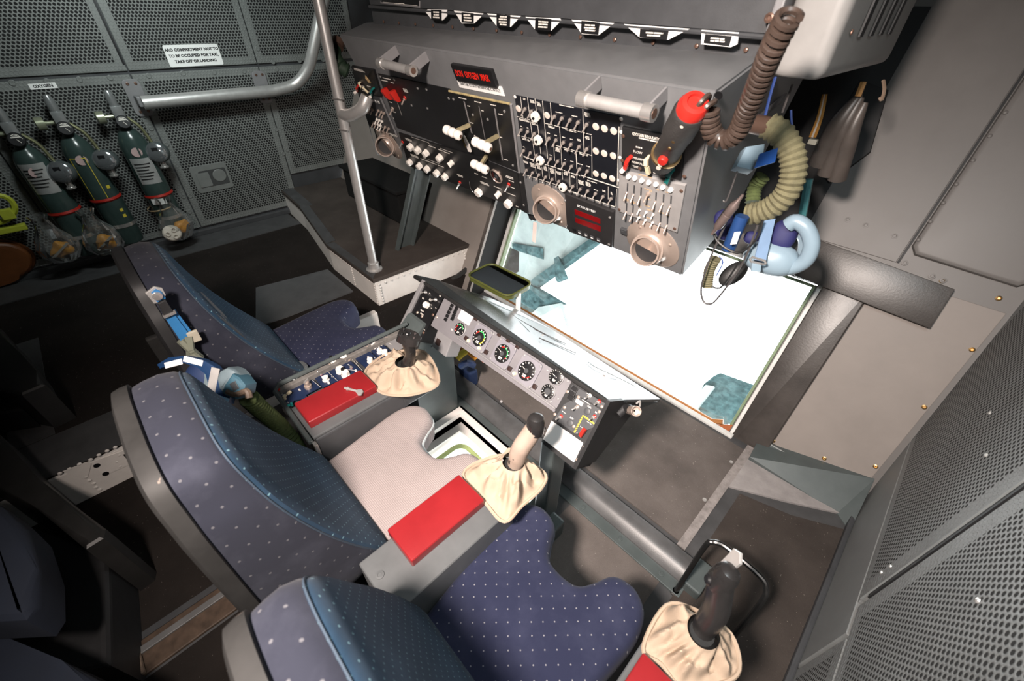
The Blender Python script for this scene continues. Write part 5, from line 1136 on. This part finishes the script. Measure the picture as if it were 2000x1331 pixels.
def bottle(label, y, z0, H, kind):
    x = -3.995; t = thing('oxygen_bottle', label, 'oxygen bottle', (x, y, z0), 'green oxygen bottles on the perforated wall'); B0 = T(x, y, z0); R_ = .082
    mk('cylinder', la([(.05, 0), (.075, .012), (R_, .04), (R_, H-.12), (.074, H-.08), (.055, H-.04), (.034, H-.015), (.03, H)], 32), BOTG, t, B0, smooth=True)
    mk('wall_cradle', bx(-.1, -.05, -.06, .06, .05, H-.2, bev=.01), GREYD, t, B0)
    st_ = mk('strap', la([(R_+.003, H*.18), (R_+.003, H*.18+.025)], 28, cap=False), STEEL, t, B0, smooth=True)
    v = mk('valve_body', bx(-.03, .035, -.03, .03, H-.005, H+.12, bev=.008), mat('valve_steel', (.3, .31, .31), .25, .5), t, B0, smooth=True)
    mk('valve_cap', la([(.024, H+.12), (.026, H+.16), (.018, H+.2), (.015, H+.205)], 16), mat('valve_steel', None), v, B0 @ T(.0, 0, 0), smooth=True)
    kn = mk('valve_knob', la([(.012, 0), (.012, .045), (.036, .047), (.036, .085), (.028, .09)], 18), mat('pale_olive_metal', (.4, .42, .3), .3, .6), t, B0 @ T(0, -.03, H+.06) @ RX(math.pi/2), smooth=True)
    gm = B0 @ T(.05, 0, H+.03) @ RY(math.pi/2-.25)
    g_ = mk('pressure_gauge', la([(.037, -.012), (.039, .008), (.035, .012)], 24), BLACK, t, gm, smooth=True)
    mk('gauge_face', la([(.034, .0105), (.034, .0125)], 24), BLACK, g_, gm)
    bars(g_, gm, [((-.022, -.016), (-.028, 0)), ((-.028, 0), (-.022, .016)), ((-.022, .016), (0, .027)), ((-.012, -.02), (-.012, .02), .006), ((-.02, -.012), (-.02, .012), .004), ((.0, 0), (.02, .012), .003)], m=PRINT, wd=.003, c=.0128)
    rm = B0 @ T(.07, .1, H-.17) @ RZ(-.35) @ RY(math.pi/2-.2)
    rg = mk('regulator', la([(.052, -.05), (.066, -.03), (.066, .01), (.06, .02)], 28), GREYG, t, rm, smooth=True)
    mk('regulator_cover', la([(.063, .012), (.06, .026), (.048, .034), (.02, .038), (.004, .039)], 28), CHROME, rg, rm, smooth=True)
    mk('cover_mark', bx(-.03, -.008, -.02, .015, .036, .0385), BLACK, rg, rm)
    mk('outlet', la([(.018, 0), (.018, .06), (.026, .062), (.026, .07), (.014, .07)], 18), STEEL, rg, B0 @ T(.075, .1, H-.2) @ RX(math.pi), smooth=True)
    mk('pipe', tu(spline([(x+.02, y+.03, z0+H+.05), (x+.03, y+.075, z0+H-.01), (x+.04, y+.095, z0+H-.1), (x+.05, y+.1, z0+H-.14)], 5), .01, 8), mat('olive_pipe', (.25, .25, .14), .35, .6), t, smooth=True)
    mk('round_sticker', la([(.03, 0), (.03, .0015)], 20), mat('pink_sticker', (.5, .36, .35), .5), t, B0 @ T(R_-.002, -.012, H-.15) @ RY(math.pi/2))
    rb = mk('red_band', la([(R_+.003, .30), (R_+.008, .308), (R_+.003, .322)], 28, cap=False), REDB, t, B0 @ T(0, 0, .31) @ RX(.06) @ T(0, 0, -.31+(.02 if kind == 1 else 0)), smooth=True)
    if kind in (0, 2): 
        lb = mk('data_label', arcplate(R_, -55, 35, H-.36 if kind else .44, H-.19 if kind else .62), LABEL, t, B0, smooth=True)
        bb = nb()
        for i in range(7): bmesh.ops.create_cube(bb, size=0); 
        bb.free(); 
        for i in range(6): mk('label_line', arcplate(R_+.0013, -45, 20-(i % 3)*8, (H-.23 if kind else .58)-i*.02, (H-.223 if kind else .587)-i*.02), INK, lb, B0)
    else:
        for z_ in (.33, .6): mk('yellow_outline', arcplate(R_, -50, 5, z_, z_+.004), YELLOW, t, B0)
        mk('yellow_outline', arcplate(R_, 4, 6.5, .33, .604, 2), YELLOW, t, B0); mk('yellow_outline', arcplate(R_, -52, -50, .33, .604, 2), YELLOW, t, B0)
        for z_ in (.2, .24, .4): mk('yellow_mark', arcplate(R_, 22, 36, z_, z_+.02), YELLOW, t, B0)
    # clear bag with a folded orange mask in it
    by, bz = {0: (-.13, .13), 1: (-.14, .1), 2: (-.0, .1)}[kind]
    M_ = B0 @ T(.1, by, bz)
    bg = nb(); rnd = random.Random(kind+5); prof = [(.004, -.12), (.07, -.1), (.1, -.05), (.105, 0), (.085, .06), (.05, .12), (.035, .17), (.05, .21)]
    n = 22; rings = []
    for r, z in prof: rings.append([bg.verts.new((r*.55*math.cos(2*math.pi*i/n)*rnd.uniform(.85, 1.15), r*math.sin(2*math.pi*i/n)*rnd.uniform(.9, 1.1), z+rnd.uniform(-.006, .006))) for i in range(n)])
    for A, B in zip(rings, rings[1:]):
        for i in range(n): bg.faces.new((A[i], A[(i+1) % n], B[(i+1) % n], B[i]))
    pb = mk('clear_bag', bg, BAG, t, M_)
    ob = nb(); bmesh.ops.create_icosphere(ob, subdivisions=3, radius=1)
    for v_ in ob.verts:
        c = v_.co; s_ = 1+.14*math.sin(5*c.y+kind)+.1*math.sin(7*c.z+2*kind); v_.co = Vector((c.x*.035*s_, c.y*.062*s_, c.z*.05*s_-.03))
    mk('orange_mask', ob, ORANGE, pb, M_ @ T(0, .015 if kind == 2 else -.005, 0) @ RX(.5), smooth=True)
    if kind == 2:
        vb = mk('white_valve', la([(.055, 0), (.058, .012), (.05, .022), (.03, .026)], 24), IVORY, pb, M_ @ T(.035, -.05, -.04) @ RY(math.pi/2-.2), smooth=True)
        for a_ in (.4, 2.5, 4.6): mk('valve_port', la([(.017, .022), (.017, .032), (.011, .032), (.01, .026)], 16), IVORY, pb, M_ @ T(.035, -.05, -.04) @ RY(math.pi/2-.2) @ T(.028*math.cos(a_), .028*math.sin(a_), 0), smooth=True)
        mk('elastic', la([(R_+.008, .215), (R_+.01, .22), (R_+.008, .225)], 24, cap=False), ELAS, pb, B0 @ RX(.1))
        mk('paper_tag', arcplate(R_+.004, -50, 10, .255, .295), CARD, pb, B0)
    else: mk('mask_strap', bx(-.004, .002, -.065, .065, -.006, .006), mat('grey_strap', (.35, .33, .3), .7), pb, M_ @ T(.04, 0, -.02) @ RX(.6))
    return t
bottle('green oxygen bottle with silver label and orange mask bag, nearest the brown pouch', -.215, .285, .72, 0)
bottle('green oxygen bottle with yellow outlined print, between two other bottles', .02, .295, .74, 1)
bottle('green oxygen bottle with white tag and bagged white mask valve, under the hand rail end', .31, .275, .76, 2)
# yellow strap tool and brown leather pouch at the left edge
o = thing('yellow_strap', 'bright yellow plastic strap holder on the wall left of the bottles', 'strap', (-4.05, -.62, .4))
YL = mat('yellow_plastic', (.5, .55, .05), .45)
p = onx(2, 400, -4.03); mk('loop', tu(spline([p+Vector((0, -.13, .02)), p+Vector((.02, -.06, .07)), p+Vector((.03, .04, .05)), p+Vector((.03, .05, -.02)), p+Vector((.02, -.01, -.08)), p+Vector((.0, -.1, -.09))], 5, True), .016, 6, closed=True), YL, o)
mk('block', bx(-.02, .03, -.14, .04, -.035, .0, bev=.006), YL, o, T(*(p+Vector((0, 0, -.13))))); mk('buckle', bx(-.015, .02, -.03, .03, -.03, .03, bev=.004), YL, o, T(*(p+Vector((.03, .0, -.05)))))
p = onx(15, 502, -4.05); o = thing('leather_pouch', 'brown leather pouch with stitched rim low on the left wall', 'pouch', (p.x, p.y, p.z-.14))
LEA = mat('brown_leather', (.14, .045, .012), .45, var=.3, vs=8, bump=.2)
pts = [(.23*math.cos(2*math.pi*i/28), .15*math.sin(2*math.pi*i/28)) for i in range(28)]
PM = LW.m(LW.px(15, 502)[0]-.12, LW.px(15, 502)[1], .01)
mk('body', pr(pts, 0, .06, bev=.03, seg=3), LEA, o, PM, smooth=True); mk('rim', tu([(x_*1.03, y_*1.03, .012) for x_, y_ in pts], .009, 6, closed=True), LEA, o, PM, smooth=True)
mk('snap', la([(.016, .06), (.014, .066), (.004, .067)], 16), BRONZE, o, PM @ T(.03, .06, 0)); mk('stitching', tu([(x_*.93, y_*.93, .05) for x_, y_ in pts], .002, 4, closed=True), mat('tan_thread', (.4, .28, .15), .8), o, PM)

# ---------------------------------------------------------------- seat harness and mask between the left seats
BLU = mat('bright_blue_webbing', (.02, .15, .36), .7, var=.1, bump=.2, bs=600)
WEB = mat('grey_green_webbing', (.16, .17, .13), .8, var=.15)
SX = -1.452
hs = thing('seat_harness', 'bright blue webbing harness hanging from a steel anchor beside left seat', 'harness', tuple(onx(370, 690, SX)))
HFm = Fr(onx(305, 575, SX), (0, 1, 0), (0, 0, 1)); HFm.n = HFm.u.cross(HFm.v)
def hp_(x, y, c=0): return HFm.w(*HFm.px(x, y), c)
a_ = HFm.m(0, 0)
mk('anchor_plate', pr([HFm.px(*q) for q in ((283, 572), (300, 559), (316, 562), (323, 575), (318, 590), (300, 592))], 0, .006, bev=.002), ALU, hs, a_)
mk('anchor_tab', pr([HFm.px(*q) for q in ((294, 570), (303, 563), (313, 567), (322, 580), (305, 588))], .006, .011), BLU, hs, a_); mk('anchor_bolt', la([(.013, .01), (.012, .018), (.005, .019)], 16), STEEL, hs, HFm.at(305, 575))
mk('buckle', pr([HFm.px(*q) for q in ((306, 590), (321, 582), (339, 610), (320, 618))], .0, .014, bev=.003), BLACKM, hs, a_); mk('buckle_bar', pr([HFm.px(*q) for q in ((316, 614), (340, 604), (342, 608), (318, 618))], .004, .018), STEEL, hs, a_)
mk('webbing', pr([HFm.px(*q) for q in ((319, 616), (337, 609), (371, 655), (352, 665))], .002, .006), BLU, hs, a_); mk('webbing', pr([HFm.px(*q) for q in ((337, 609), (343, 606), (376, 650), (371, 655))], -.004, -.001), BLU, hs, a_)
mk('end_clip', bx(-.015, .015, -.02, .02, 0, .01, bev=.003), mat('cream_clip', (.4, .37, .3), .5), hs, HFm.at(378, 656))
for a0, a1 in (((352, 664), (392, 700)), ((368, 656), (372, 700))): mk('lower_webbing', tu([hp_(*a0, .004), hp_((a0[0]+a1[0])/2, (a0[1]+a1[1])/2, .012), hp_(*a1, .0)], .012, 6), WEB, hs)
# mask with crescent frame
MN = mat('navy_frame', (.008, .03, .085), .35); MP = mat('pale_mask_blue', (.11, .15, .17), .6); MT = mat('teal_mask', (.03, .085, .12), .5)
CL = onz(420, 740, .87); mkL = thing('oxygen_mask', 'dark blue crescent frame oxygen mask with olive hose between two seat backs', 'oxygen mask', (CL.x, CL.y, .55))
ML = Fr(CL, CR, -CD)       # the mask lies facing up; its plane is fixed in the room
mk('crescent_frame', pr([ML.px(*q) for q in ((312, 712), (335, 698), (365, 695), (400, 702), (425, 716), (436, 735), (440, 760), (455, 775), (452, 790), (430, 782), (412, 772), (416, 752), (410, 730), (392, 714), (365, 706), (335, 712), (320, 722))], -.012, .012, bev=.004), MN, mkL, ML.m(0, 0), smooth=True)
for q, w, r in ((( 346, 710), .05, .25), ((384, 705), .055, -.25)): mk('frame_label', bx(-w/2, w/2, -.008, .008, .0122, .0135), CARD, mkL, ML.at(*q, rot=r))
mk('chrome_label', bx(-.012, .012, -.035, .035, .0122, .014), ALU, mkL, ML.at(423, 742, rot=-.2)); mk('blue_label', bx(-.025, .025, -.008, .008, .0122, .014), mat('sky_label', (.3, .5, .7), .5), mkL, ML.at(436, 778, rot=-.3))
def blob(sx, sy, sz, pw=1.0):
    b = nb(); bmesh.ops.create_icosphere(b, subdivisions=3, radius=1)
    for v in b.verts: v.co = Vector((math.copysign(abs(v.co.x)**pw, v.co.x)*sx, math.copysign(abs(v.co.y)**pw, v.co.y)*sy, math.copysign(abs(v.co.z)**pw, v.co.z)*sz))
    return b
mk('inner_pad', blob(.055, .05, .03), mat('navy_pad', (.006, .02, .07), .7), mkL, ML.at(390, 738, c=-.02), smooth=True)
mk('side_band', pr([ML.px(*q) for q in ((402, 725), (415, 722), (420, 745), (412, 768), (400, 765))], -.02, .008, bev=.004), MP, mkL, ML.m(0, 0), smooth=True)
mk('face_cup', pr([ML.px(*q) for q in ((432, 738), (438, 724), (452, 717), (466, 722), (478, 735), (470, 746), (456, 752), (446, 770), (436, 758))], -.03, .022, bev=.014, seg=4), MP, mkL, ML.m(0, 0), smooth=True); mk('valve_housing', pr([ML.px(*q) for q in ((468, 728), (482, 736), (493, 750), (490, 768), (475, 778), (456, 772), (448, 766), (455, 752))], -.02, .035, bev=.012, seg=3), MT, mkL, ML.m(0, 0), smooth=True)
mk('valve_plate', bx(-.009, .009, -.012, .012, .034, .037, bev=.001), mat('steel_blue_cap', (.03, .035, .04), .5), mkL, ML.at(474, 752, c=.0, rot=.5))
mk('elbow_strap', tu(spline([ML.w(*ML.px(*q), .03) for q in ((458, 762), (475, 768), (495, 762), (500, 775))], 5), .009, 8), mat('brown_strap', (.1, .07, .05), .6), mkL, smooth=True)
hosep = spline([onz(487, 778, .8), onz(510, 800, .72), onz(545, 830, .6), onz(575, 865, .5), onz(592, 900, .4), onz(590, 930, .28)], 8)
mk('hose', corr(nb(), hosep, .027, .02, .015), OLIVE, mkL, smooth=True)
mk('hose', corr(nb(), [p_+Vector((-.06, .0, -.05)) for p_ in hosep], .027, .02, .015), mat('teal_hose_cloth', (.01, .05, .05), .85, var=.3, bump=.4), mkL, smooth=True)
mk('upper_straps', tu(spline([onx(372, 690, -1.46), onx(385, 700, -1.42), onx(400, 712, -1.4)], 4), .013, 8), WEB, mkL, smooth=True)

# ---------------------------------------------------------------- utility lamp with coiled cord
ul = thing('utility_lamp', 'black hand lamp with red cap and coiled brown cord on overhead console', 'hand lamp', tuple(OF.w(*OF.px(1300, 330), 0)))
def atn(x, y, off):
    d = ray(x, y); return CAM + d*((OF.w(0, 0, off)-CAM).dot(OF.n)/d.dot(OF.n))
p0, p1 = atn(1292, 318, .045), atn(1350, 215, .075); L_ = (p1-p0).length; UM = aim(p0, p1)
mk('barrel', la([(.026, -.01), (.034, .0), (.036, .012), (.036, .03), (.033, .034), (.034, L_*.55), (.037, L_*.62), (.037, L_*.97), (.034, L_)], 28), mat('crackle_black', (.028, .026, .025), .6, var=.3, bump=.5, bs=200), ul, UM, smooth=True)
mk('red_cap', la([(.032, L_-.005), (.033, L_+.012), (.027, L_+.024), (.018, L_+.026), (.017, L_+.02)], 24), REDP, ul, UM, smooth=True)
tc = (CAM-p0).normalized(); uz = (p1-p0).normalized(); tc = (tc-uz*tc.dot(uz)).normalized()
mk('red_button', la([(.0125, 0), (.0125, .008), (.01, .011)], 18), REDP, ul, aim(p0.lerp(p1, .32)+tc*.033, p0.lerp(p1, .32)+tc*.06), smooth=True)
for f_ in (.15, .22): mk('button_stem', la([(.006, 0), (.006, .006)], 12), IVORY, ul, aim(p0.lerp(p1, f_)+tc*.033, p0.lerp(p1, f_)+tc*.06))
for f_, m_ in ((.55, BRASS), (.68, BRASS), (.95, IVORY)): mk('dot', la([(.005, 0), (.004, .003)], 10), m_, ul, aim(p0.lerp(p1, f_)+tc*.034, p0.lerp(p1, f_)+tc*.06))
mk('ring', la([(.0385, .036), (.0385, .042)], 24), BRASS, ul, UM, smooth=True); mk('mount', bx(-.02, .02, -.03, .03, 0, .03, bev=.004), BLACKM, ul, OF.m(*OF.px(1310, 290), 0))
cpath = [atn(1368, 198, .06), atn(1384, 212, .06), atn(1386, 240, .06), atn(1396, 266, .06), atn(1418, 274, .06), atn(1440, 258, .06), atn(1455, 225, .06), atn(1470, 190, .07), atn(1490, 140, .08), atn(1510, 92, .09), atn(1530, 52, .09), atn(1543, 28, .09)]
cp = spline(cpath, 10); L2 = [0]
for p_, q_ in zip(cp, cp[1:]): L2.append(L2[-1]+(q_-p_).length)
turns = int(L2[-1]/.0125); seg = 12; hx_ = []; j = 0; upv = OF.n.copy()
for i in range(turns*seg+1):
    s_ = L2[-1]*i/(turns*seg)
    while j < len(L2)-2 and L2[j+1] < s_: j += 1
    p_ = cp[j].lerp(cp[j+1], (s_-L2[j])/max(1e-9, L2[j+1]-L2[j])); d_ = (cp[j+1]-cp[j]).normalized(); s1 = d_.cross(upv).normalized(); u1 = s1.cross(d_)
    an = 2*math.pi*i/seg; hx_.append(p_+(s1*math.cos(an)+u1*math.sin(an))*.0165)
mk('coiled_cord', tu(hx_, .0058, 6), BROWNC, ul, smooth=True)

# ---------------------------------------------------------------- oxygen mask hanging right of the console
MY = 1.36
def my(x, y, Y=MY): return ony(x, y, Y)
om = thing('oxygen_mask', 'pale blue oxygen mask with khaki corrugated hose hanging right of overhead console', 'oxygen mask', tuple(my(1530, 530)))
mk('hose', corr(nb(), spline([my(1500, 246), my(1525, 262), my(1545, 295), my(1550, 335), my(1538, 375), my(1512, 402), my(1485, 415), my(1460, 418)], 8), .034, .029, .0155), KHAKI, om, smooth=True)
mk('hose_fitting', tu([my(1440, 236, 1.3), my(1502, 248)], .024, 18), BRONZE, om, smooth=True); mk('fitting_ring', tu([my(1432, 234, 1.3), my(1444, 237, 1.3)], .028, 18), mat('pale_ring', (.5, .45, .4), .4), om, smooth=True)
MB_ = mat('pale_blue_mask', (.22, .3, .36), .32, var=.05); MBW = mat('blue_grey_webbing', (.17, .26, .4), .75, bump=.3, bs=500); PURP = mat('violet_pad', (.014, .015, .085), .7)
mk('face_cup', blob(.075, .05, .045, .85), MB_, om, aim(my(1505, 505), CAM) @ T(0, 0, 0), smooth=True)
mk('crown_band', tu(spline([my(1470, 515), my(1530, 525), my(1570, 512), my(1585, 480), my(1576, 448), my(1555, 433), my(1540, 440)], 6), [.018]*36+[.018] if False else .021, 12), MB_, om, smooth=True)
mk('inner_seal', tu(spline([my(1535, 520, 1.4), my(1562, 505, 1.4), my(1570, 470, 1.4), my(1555, 448, 1.4)], 6), .014, 10), MB_, om, smooth=True)
mk('violet_pad', blob(.035, .045, .03, .8), PURP, om, aim(my(1530, 460, 1.38), CAM), smooth=True); mk('violet_pad', blob(.03, .05, .02, .8), PURP, om, aim(my(1415, 440, 1.4), CAM) @ RZ(.5), smooth=True); mk('violet_pad', blob(.025, .02, .02, .8), PURP, om, aim(my(1470, 465, 1.38), CAM), smooth=True)
sf = Fr(my(1500, 475, 1.31), CR, -CD); mk('chin_strap', pr([sf.px(*q) for q in ((1492, 432), (1513, 428), (1494, 512), (1472, 508))], 0, .004), MBW, om, sf.m(0, 0)); mk('strap_tail', pr([sf.px(*q) for q in ((1468, 512), (1485, 514), (1484, 531), (1466, 530))], 0, .004), MB_, om, sf.m(0, 0))
mk('buckle', tu([sf.w(*sf.px(*q), .004) for q in ((1463, 508), (1468, 503), (1492, 510), (1494, 516), (1488, 517), (1466, 512))], .0035, 6, closed=True), STEEL, om, smooth=True)
mk('blue_tube', tu([my(1450, 422, 1.3), my(1422, 488, 1.3)], .019, 18), mat('navy_tube', (.015, .05, .16), .4), om, smooth=True); mk('tube_label', pr([Fr(my(1437, 468, 1.27), CR, -CD).px(*q) for q in ((1434, 454), (1446, 453), (1438, 477), (1426, 478))], 0, .002), CARD, om, Fr(my(1437, 468, 1.27), CR, -CD).m(0, 0))
mk('microphone_tube', la([(.004, -.02), (.006, 0), (.013, .012), (.013, .05), (.011, .052), (.013, .056), (.013, .085), (.006, .1), (.004, .12)], 16), mat('brown_metal', (.17, .13, .12), .35, .4), om, aim(my(1398, 448, 1.26), my(1447, 386, 1.26)), smooth=True)
mk('hose_lower', corr(nb(), spline([my(1398, 505, 1.34), my(1385, 530, 1.34), my(1382, 560, 1.34)], 6), .018, .015, .008), KHAKI, om, smooth=True)
mk('brush_cover', blob(.03, .05, .02), RUBBER, om, aim(my(1432, 535, 1.36), CAM) @ RZ(-.55), smooth=True)
for pts_, m_, r_ in (([(1448, 386), (1425, 400), (1398, 440), (1400, 470), (1440, 494), (1475, 470), (1490, 430)], RUBBER, .0036), ([(1420, 432), (1385, 510), (1370, 560), (1372, 585), (1382, 594), (1400, 585), (1450, 515), (1480, 440)], mat('grey_cable', (.06, .055, .055), .5), .0032), ([(1515, 150), (1505, 185), (1495, 225)], mat('blue_cable', (.02, .05, .2), .5), .004), ([(1545, 215), (1548, 250), (1562, 270)], mat('blue_cable', (.02, .05, .2), .5), .003), ([(1548, 165), (1535, 200), (1528, 220)], mat('grey_cable', (.06, .055, .055)), .003), ([(1440, 335), (1420, 390), (1412, 392)], mat('grey_cable', (.06, .055, .055)), .0025), ([(1404, 500), (1412, 512), (1404, 530), (1398, 540)], mat('blue_cable', (.02, .05, .2), .5), .002), ([(1390, 560), (1410, 560), (1445, 510)], RUBBER, .003)):
    mk('cable', tu(spline([my(x_, y_, 1.28 if y_ > 330 else 1.4) for x_, y_ in pts_], 6), r_, 6), m_, om, smooth=True)
mk('pale_block', pr([Fr(my(1480, 305, 1.34), CR, -CD).px(*q) for q in ((1458, 286), (1495, 280), (1492, 300), (1472, 333), (1438, 325))], -.03, 0, bev=.005), MB_, om, Fr(my(1480, 305, 1.34), CR, -CD).m(0, 0), smooth=True)
mk('navy_plate', pr([Fr(my(1500, 310, 1.31), CR, -CD).px(*q) for q in ((1482, 302), (1518, 290), (1512, 318), (1472, 330))], 0, .004), mat('royal_blue', (.01, .05, .2), .4), om, Fr(my(1500, 310, 1.31), CR, -CD).m(0, 0))
mk('hose_behind', corr(nb(), spline([my(1490, 345, 1.44), my(1475, 365, 1.44), my(1470, 395, 1.42)], 6), .022, .018, .01), OLIVE, om, smooth=True)
mk('teal_bracket', tu([my(1580, 350, 1.55), my(1565, 435, 1.55)], .012, 6), mat('teal_bracket', (.03, .12, .13), .4), om, smooth=True)
mk('hanger', tu([my(1470, 240, 1.4), my(1520, 200, 1.55), my(1540, 170, 1.7)], .008, 8), GREYD, om, smooth=True)
# dark vinyl bag and loom behind the mask
vg = thing('vinyl_bag', 'dark vinyl bag hanging in folds under the rounded duct', 'bag', tuple(ony(1620, 350, 1.9)))
VIN = mat('grey_brown_vinyl', (.075, .062, .055), .4, var=.2)
for top, bot, r0, r1 in (((1680, 185), (1600, 320), .008, .035), ((1683, 190), (1615, 340), .008, .03), ((1690, 200), (1635, 350), .008, .028)):
    pts_ = spline([ony(*top, 1.82), ony((top[0]*2+bot[0])/3-6, (top[1]*2+bot[1])/3, 1.82), ony((top[0]+bot[0]*2)/3-4, (top[1]+bot[1]*2)/3, 1.84), ony(*bot, 1.86)], 6); n_ = len(pts_)
    mk('fold', tu(pts_, [r0+(r1-r0)*math.sin(math.pi*.5*min(1, i/(n_*.6))) for i in range(n_)], 12), VIN, vg, smooth=True)
mk('back_sheet', pr([W.px(*q) for q in ((1680, 160), (1735, 180), (1700, 300), (1620, 360), (1590, 320))], .01, .03, bev=.008), BLACKM, vg, W.m(0, 0), smooth=True)
mk('hook', tu(spline([ony(1725, 158, 1.85), ony(1727, 175, 1.83), ony(1722, 195, 1.83), ony(1718, 190, 1.83)], 5), .005, 6), mat('tan_hook', (.2, .14, .1), .5), vg, smooth=True); mk('clip', tu([ony(1687, 160, 1.8), ony(1676, 188, 1.8)], .009, 6), mat('orange_tan', (.35, .18, .06), .5), vg)
wl_ = thing('wire_loom', 'orange and white wire loom running behind the khaki hose', 'wires', tuple(ony(1583, 272, 1.7)))
for k_, m_ in enumerate((mat('orange_wire', (.35, .16, .03), .5), mat('white_wire', (.5, .45, .4), .5), mat('orange_wire', None), )):
    mk('wire', tu(spline([ony(1609+k_*2, 185, 1.72), ony(1598+k_*3, 230, 1.7), ony(1583+k_*4, 268, 1.7)], 6), .005, 6), m_, wl_, smooth=True)
mk('connector', bx(-.012, .012, -.01, .01, -.015, .0, bev=.002), mat('cream_clip', None), wl_, T(*ony(1590, 272, 1.7)))

# ---------------------------------------------------------------- dark observer seats at the left edge
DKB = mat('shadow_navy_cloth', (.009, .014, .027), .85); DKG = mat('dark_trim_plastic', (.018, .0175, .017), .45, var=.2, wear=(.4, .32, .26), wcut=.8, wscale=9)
def slab3(pts, z0, z1, bev): return pr([tuple(onz(x, y, z1))[:2] for x, y in pts], z0, z1, bev=bev, seg=3)
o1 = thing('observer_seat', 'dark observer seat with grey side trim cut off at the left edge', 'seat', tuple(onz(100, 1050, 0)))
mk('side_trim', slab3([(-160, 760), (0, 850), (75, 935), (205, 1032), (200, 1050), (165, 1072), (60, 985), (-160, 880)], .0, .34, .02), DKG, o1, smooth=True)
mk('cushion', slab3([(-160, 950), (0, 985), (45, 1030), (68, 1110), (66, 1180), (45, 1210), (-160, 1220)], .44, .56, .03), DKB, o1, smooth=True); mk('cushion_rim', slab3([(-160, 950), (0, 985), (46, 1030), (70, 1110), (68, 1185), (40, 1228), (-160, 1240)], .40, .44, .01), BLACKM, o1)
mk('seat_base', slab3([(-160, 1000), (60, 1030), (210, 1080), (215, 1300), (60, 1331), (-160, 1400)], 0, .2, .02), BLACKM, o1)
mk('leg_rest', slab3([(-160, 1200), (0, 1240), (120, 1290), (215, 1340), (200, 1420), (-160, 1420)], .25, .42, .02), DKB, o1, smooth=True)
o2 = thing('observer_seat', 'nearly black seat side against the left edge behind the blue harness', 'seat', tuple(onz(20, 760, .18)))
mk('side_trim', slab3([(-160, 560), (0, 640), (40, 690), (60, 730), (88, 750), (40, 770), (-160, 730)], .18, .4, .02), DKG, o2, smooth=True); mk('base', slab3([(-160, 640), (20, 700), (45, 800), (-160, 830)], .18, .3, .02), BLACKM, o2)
# strap bundle behind the instrument panel
p = onz(912, 682, .25); o = thing('strap_bundle', 'orange and black strap bundle stuffed behind the instrument panel', 'straps', (p.x, p.y, .2))
for k_, (q0, q1, m_) in enumerate((((893, 680), (932, 700), ORANGE), ((893, 700), (925, 686), YELLOW), ((900, 716), (925, 714), mat('navy_pad', None)), ((922, 694), (948, 704), mat('red_orange', (.5, .1, .04), .5)))):
    mk('strap', tu(spline([onz(*q0, .27), onz((q0[0]+q1[0])/2, (q0[1]+q1[1])/2-6, .3), onz(*q1, .27)], 5), .018, 8), m_, o, smooth=True)
mk('base_block', bx(-.05, .05, -.03, .03, -.25, -.14, bev=.01), mat('navy_pad', None), o, T(p.x, p.y, .25))
# olive hose stub on the left end of the overhead console
o = thing('breathing_hose', 'short dark green corrugated hose curling round left end of the overhead console', 'hose', tuple(ony(660, 130, 1.15)))
mk('hose', corr(nb(), spline([ony(660, 84, 1.15), ony(652, 98, 1.12), ony(655, 116, 1.1), ony(668, 132, 1.1), ony(680, 140, 1.12)], 6), .035, .028, .018), mat('dark_green_hose', (.012, .03, .015), .7), o, smooth=True); mk('hose_cuff', tu([ony(662, 80, 1.15), ony(658, 90, 1.13)], .032, 12), BRONZE, o, smooth=True)

# ---------------------------------------------------------------- airframe seen through the window
AF = mat('pale_airframe_skin', (.19, .22, .215), .8, var=.3, vs=3, spec=0); AFD = mat('dark_airframe_edge', (.034, .06, .063), .8, var=.6, vs=20, spec=0)
def ext(pts, Y, d, m, par, nm): 
    b = nb(); A = [ony(x, y, Y) for x, y in pts]; v1 = [b.verts.new(p_) for p_ in A]; v2 = [b.verts.new(p_+Vector((0, d, -.05))) for p_ in A]; n_ = len(A); b.faces.new(v1); b.faces.new(v2[::-1])
    for i in range(n_): b.faces.new((v1[i], v2[i], v2[(i+1) % n_], v1[(i+1) % n_]))
    return mk(nm, b, m, par)
af = thing('airframe_fairing', 'pale airframe fairing with dark riveted edge outside the window left', 'aircraft part', tuple(ony(1030, 560, 2.9)))
ext([(940, 380), (1180, 440), (1155, 470), (1045, 552), (1030, 560), (960, 620)], 2.95, .3, AF, af, 'fairing_skin')
ext([(1200, 440), (1160, 475), (1044, 562), (1030, 560), (1040, 545), (1150, 468), (1180, 440)], 2.9, .06, AFD, af, 'riveted_edge')
ext([(1034, 556), (1097, 594), (1025, 612), (960, 625), (970, 560)], 2.88, .1, AFD, af, 'lower_panel'); ext([(1052, 600), (1097, 592), (1094, 597), (1010, 644), (1006, 642)], 2.86, .05, AF, af, 'strut'); ext([(1093, 594), (1098, 594), (1120, 665), (1114, 665)], 2.86, .05, AF, af, 'strut')
ext([(1082, 505), (1090, 500), (1105, 540), (1085, 548)], 2.86, .05, AFD, af, 'gusset'); ext([(1000, 475), (1060, 485), (1060, 500), (1000, 480)], 2.93, .02, AFD, af, 'panel_seam')
a2 = thing('boom_fitting', 'dark teal airframe fitting outside the window lower right corner', 'aircraft part', tuple(ony(1400, 800, 2.6)))
ext([(1375, 750), (1388, 744), (1462, 772), (1450, 800), (1432, 828), (1398, 832), (1352, 790)], 2.6, .2, AFD, a2, 'block'); ext([(1340, 792), (1378, 752), (1395, 755), (1360, 800)], 2.55, .05, AF, a2, 'light_strip')
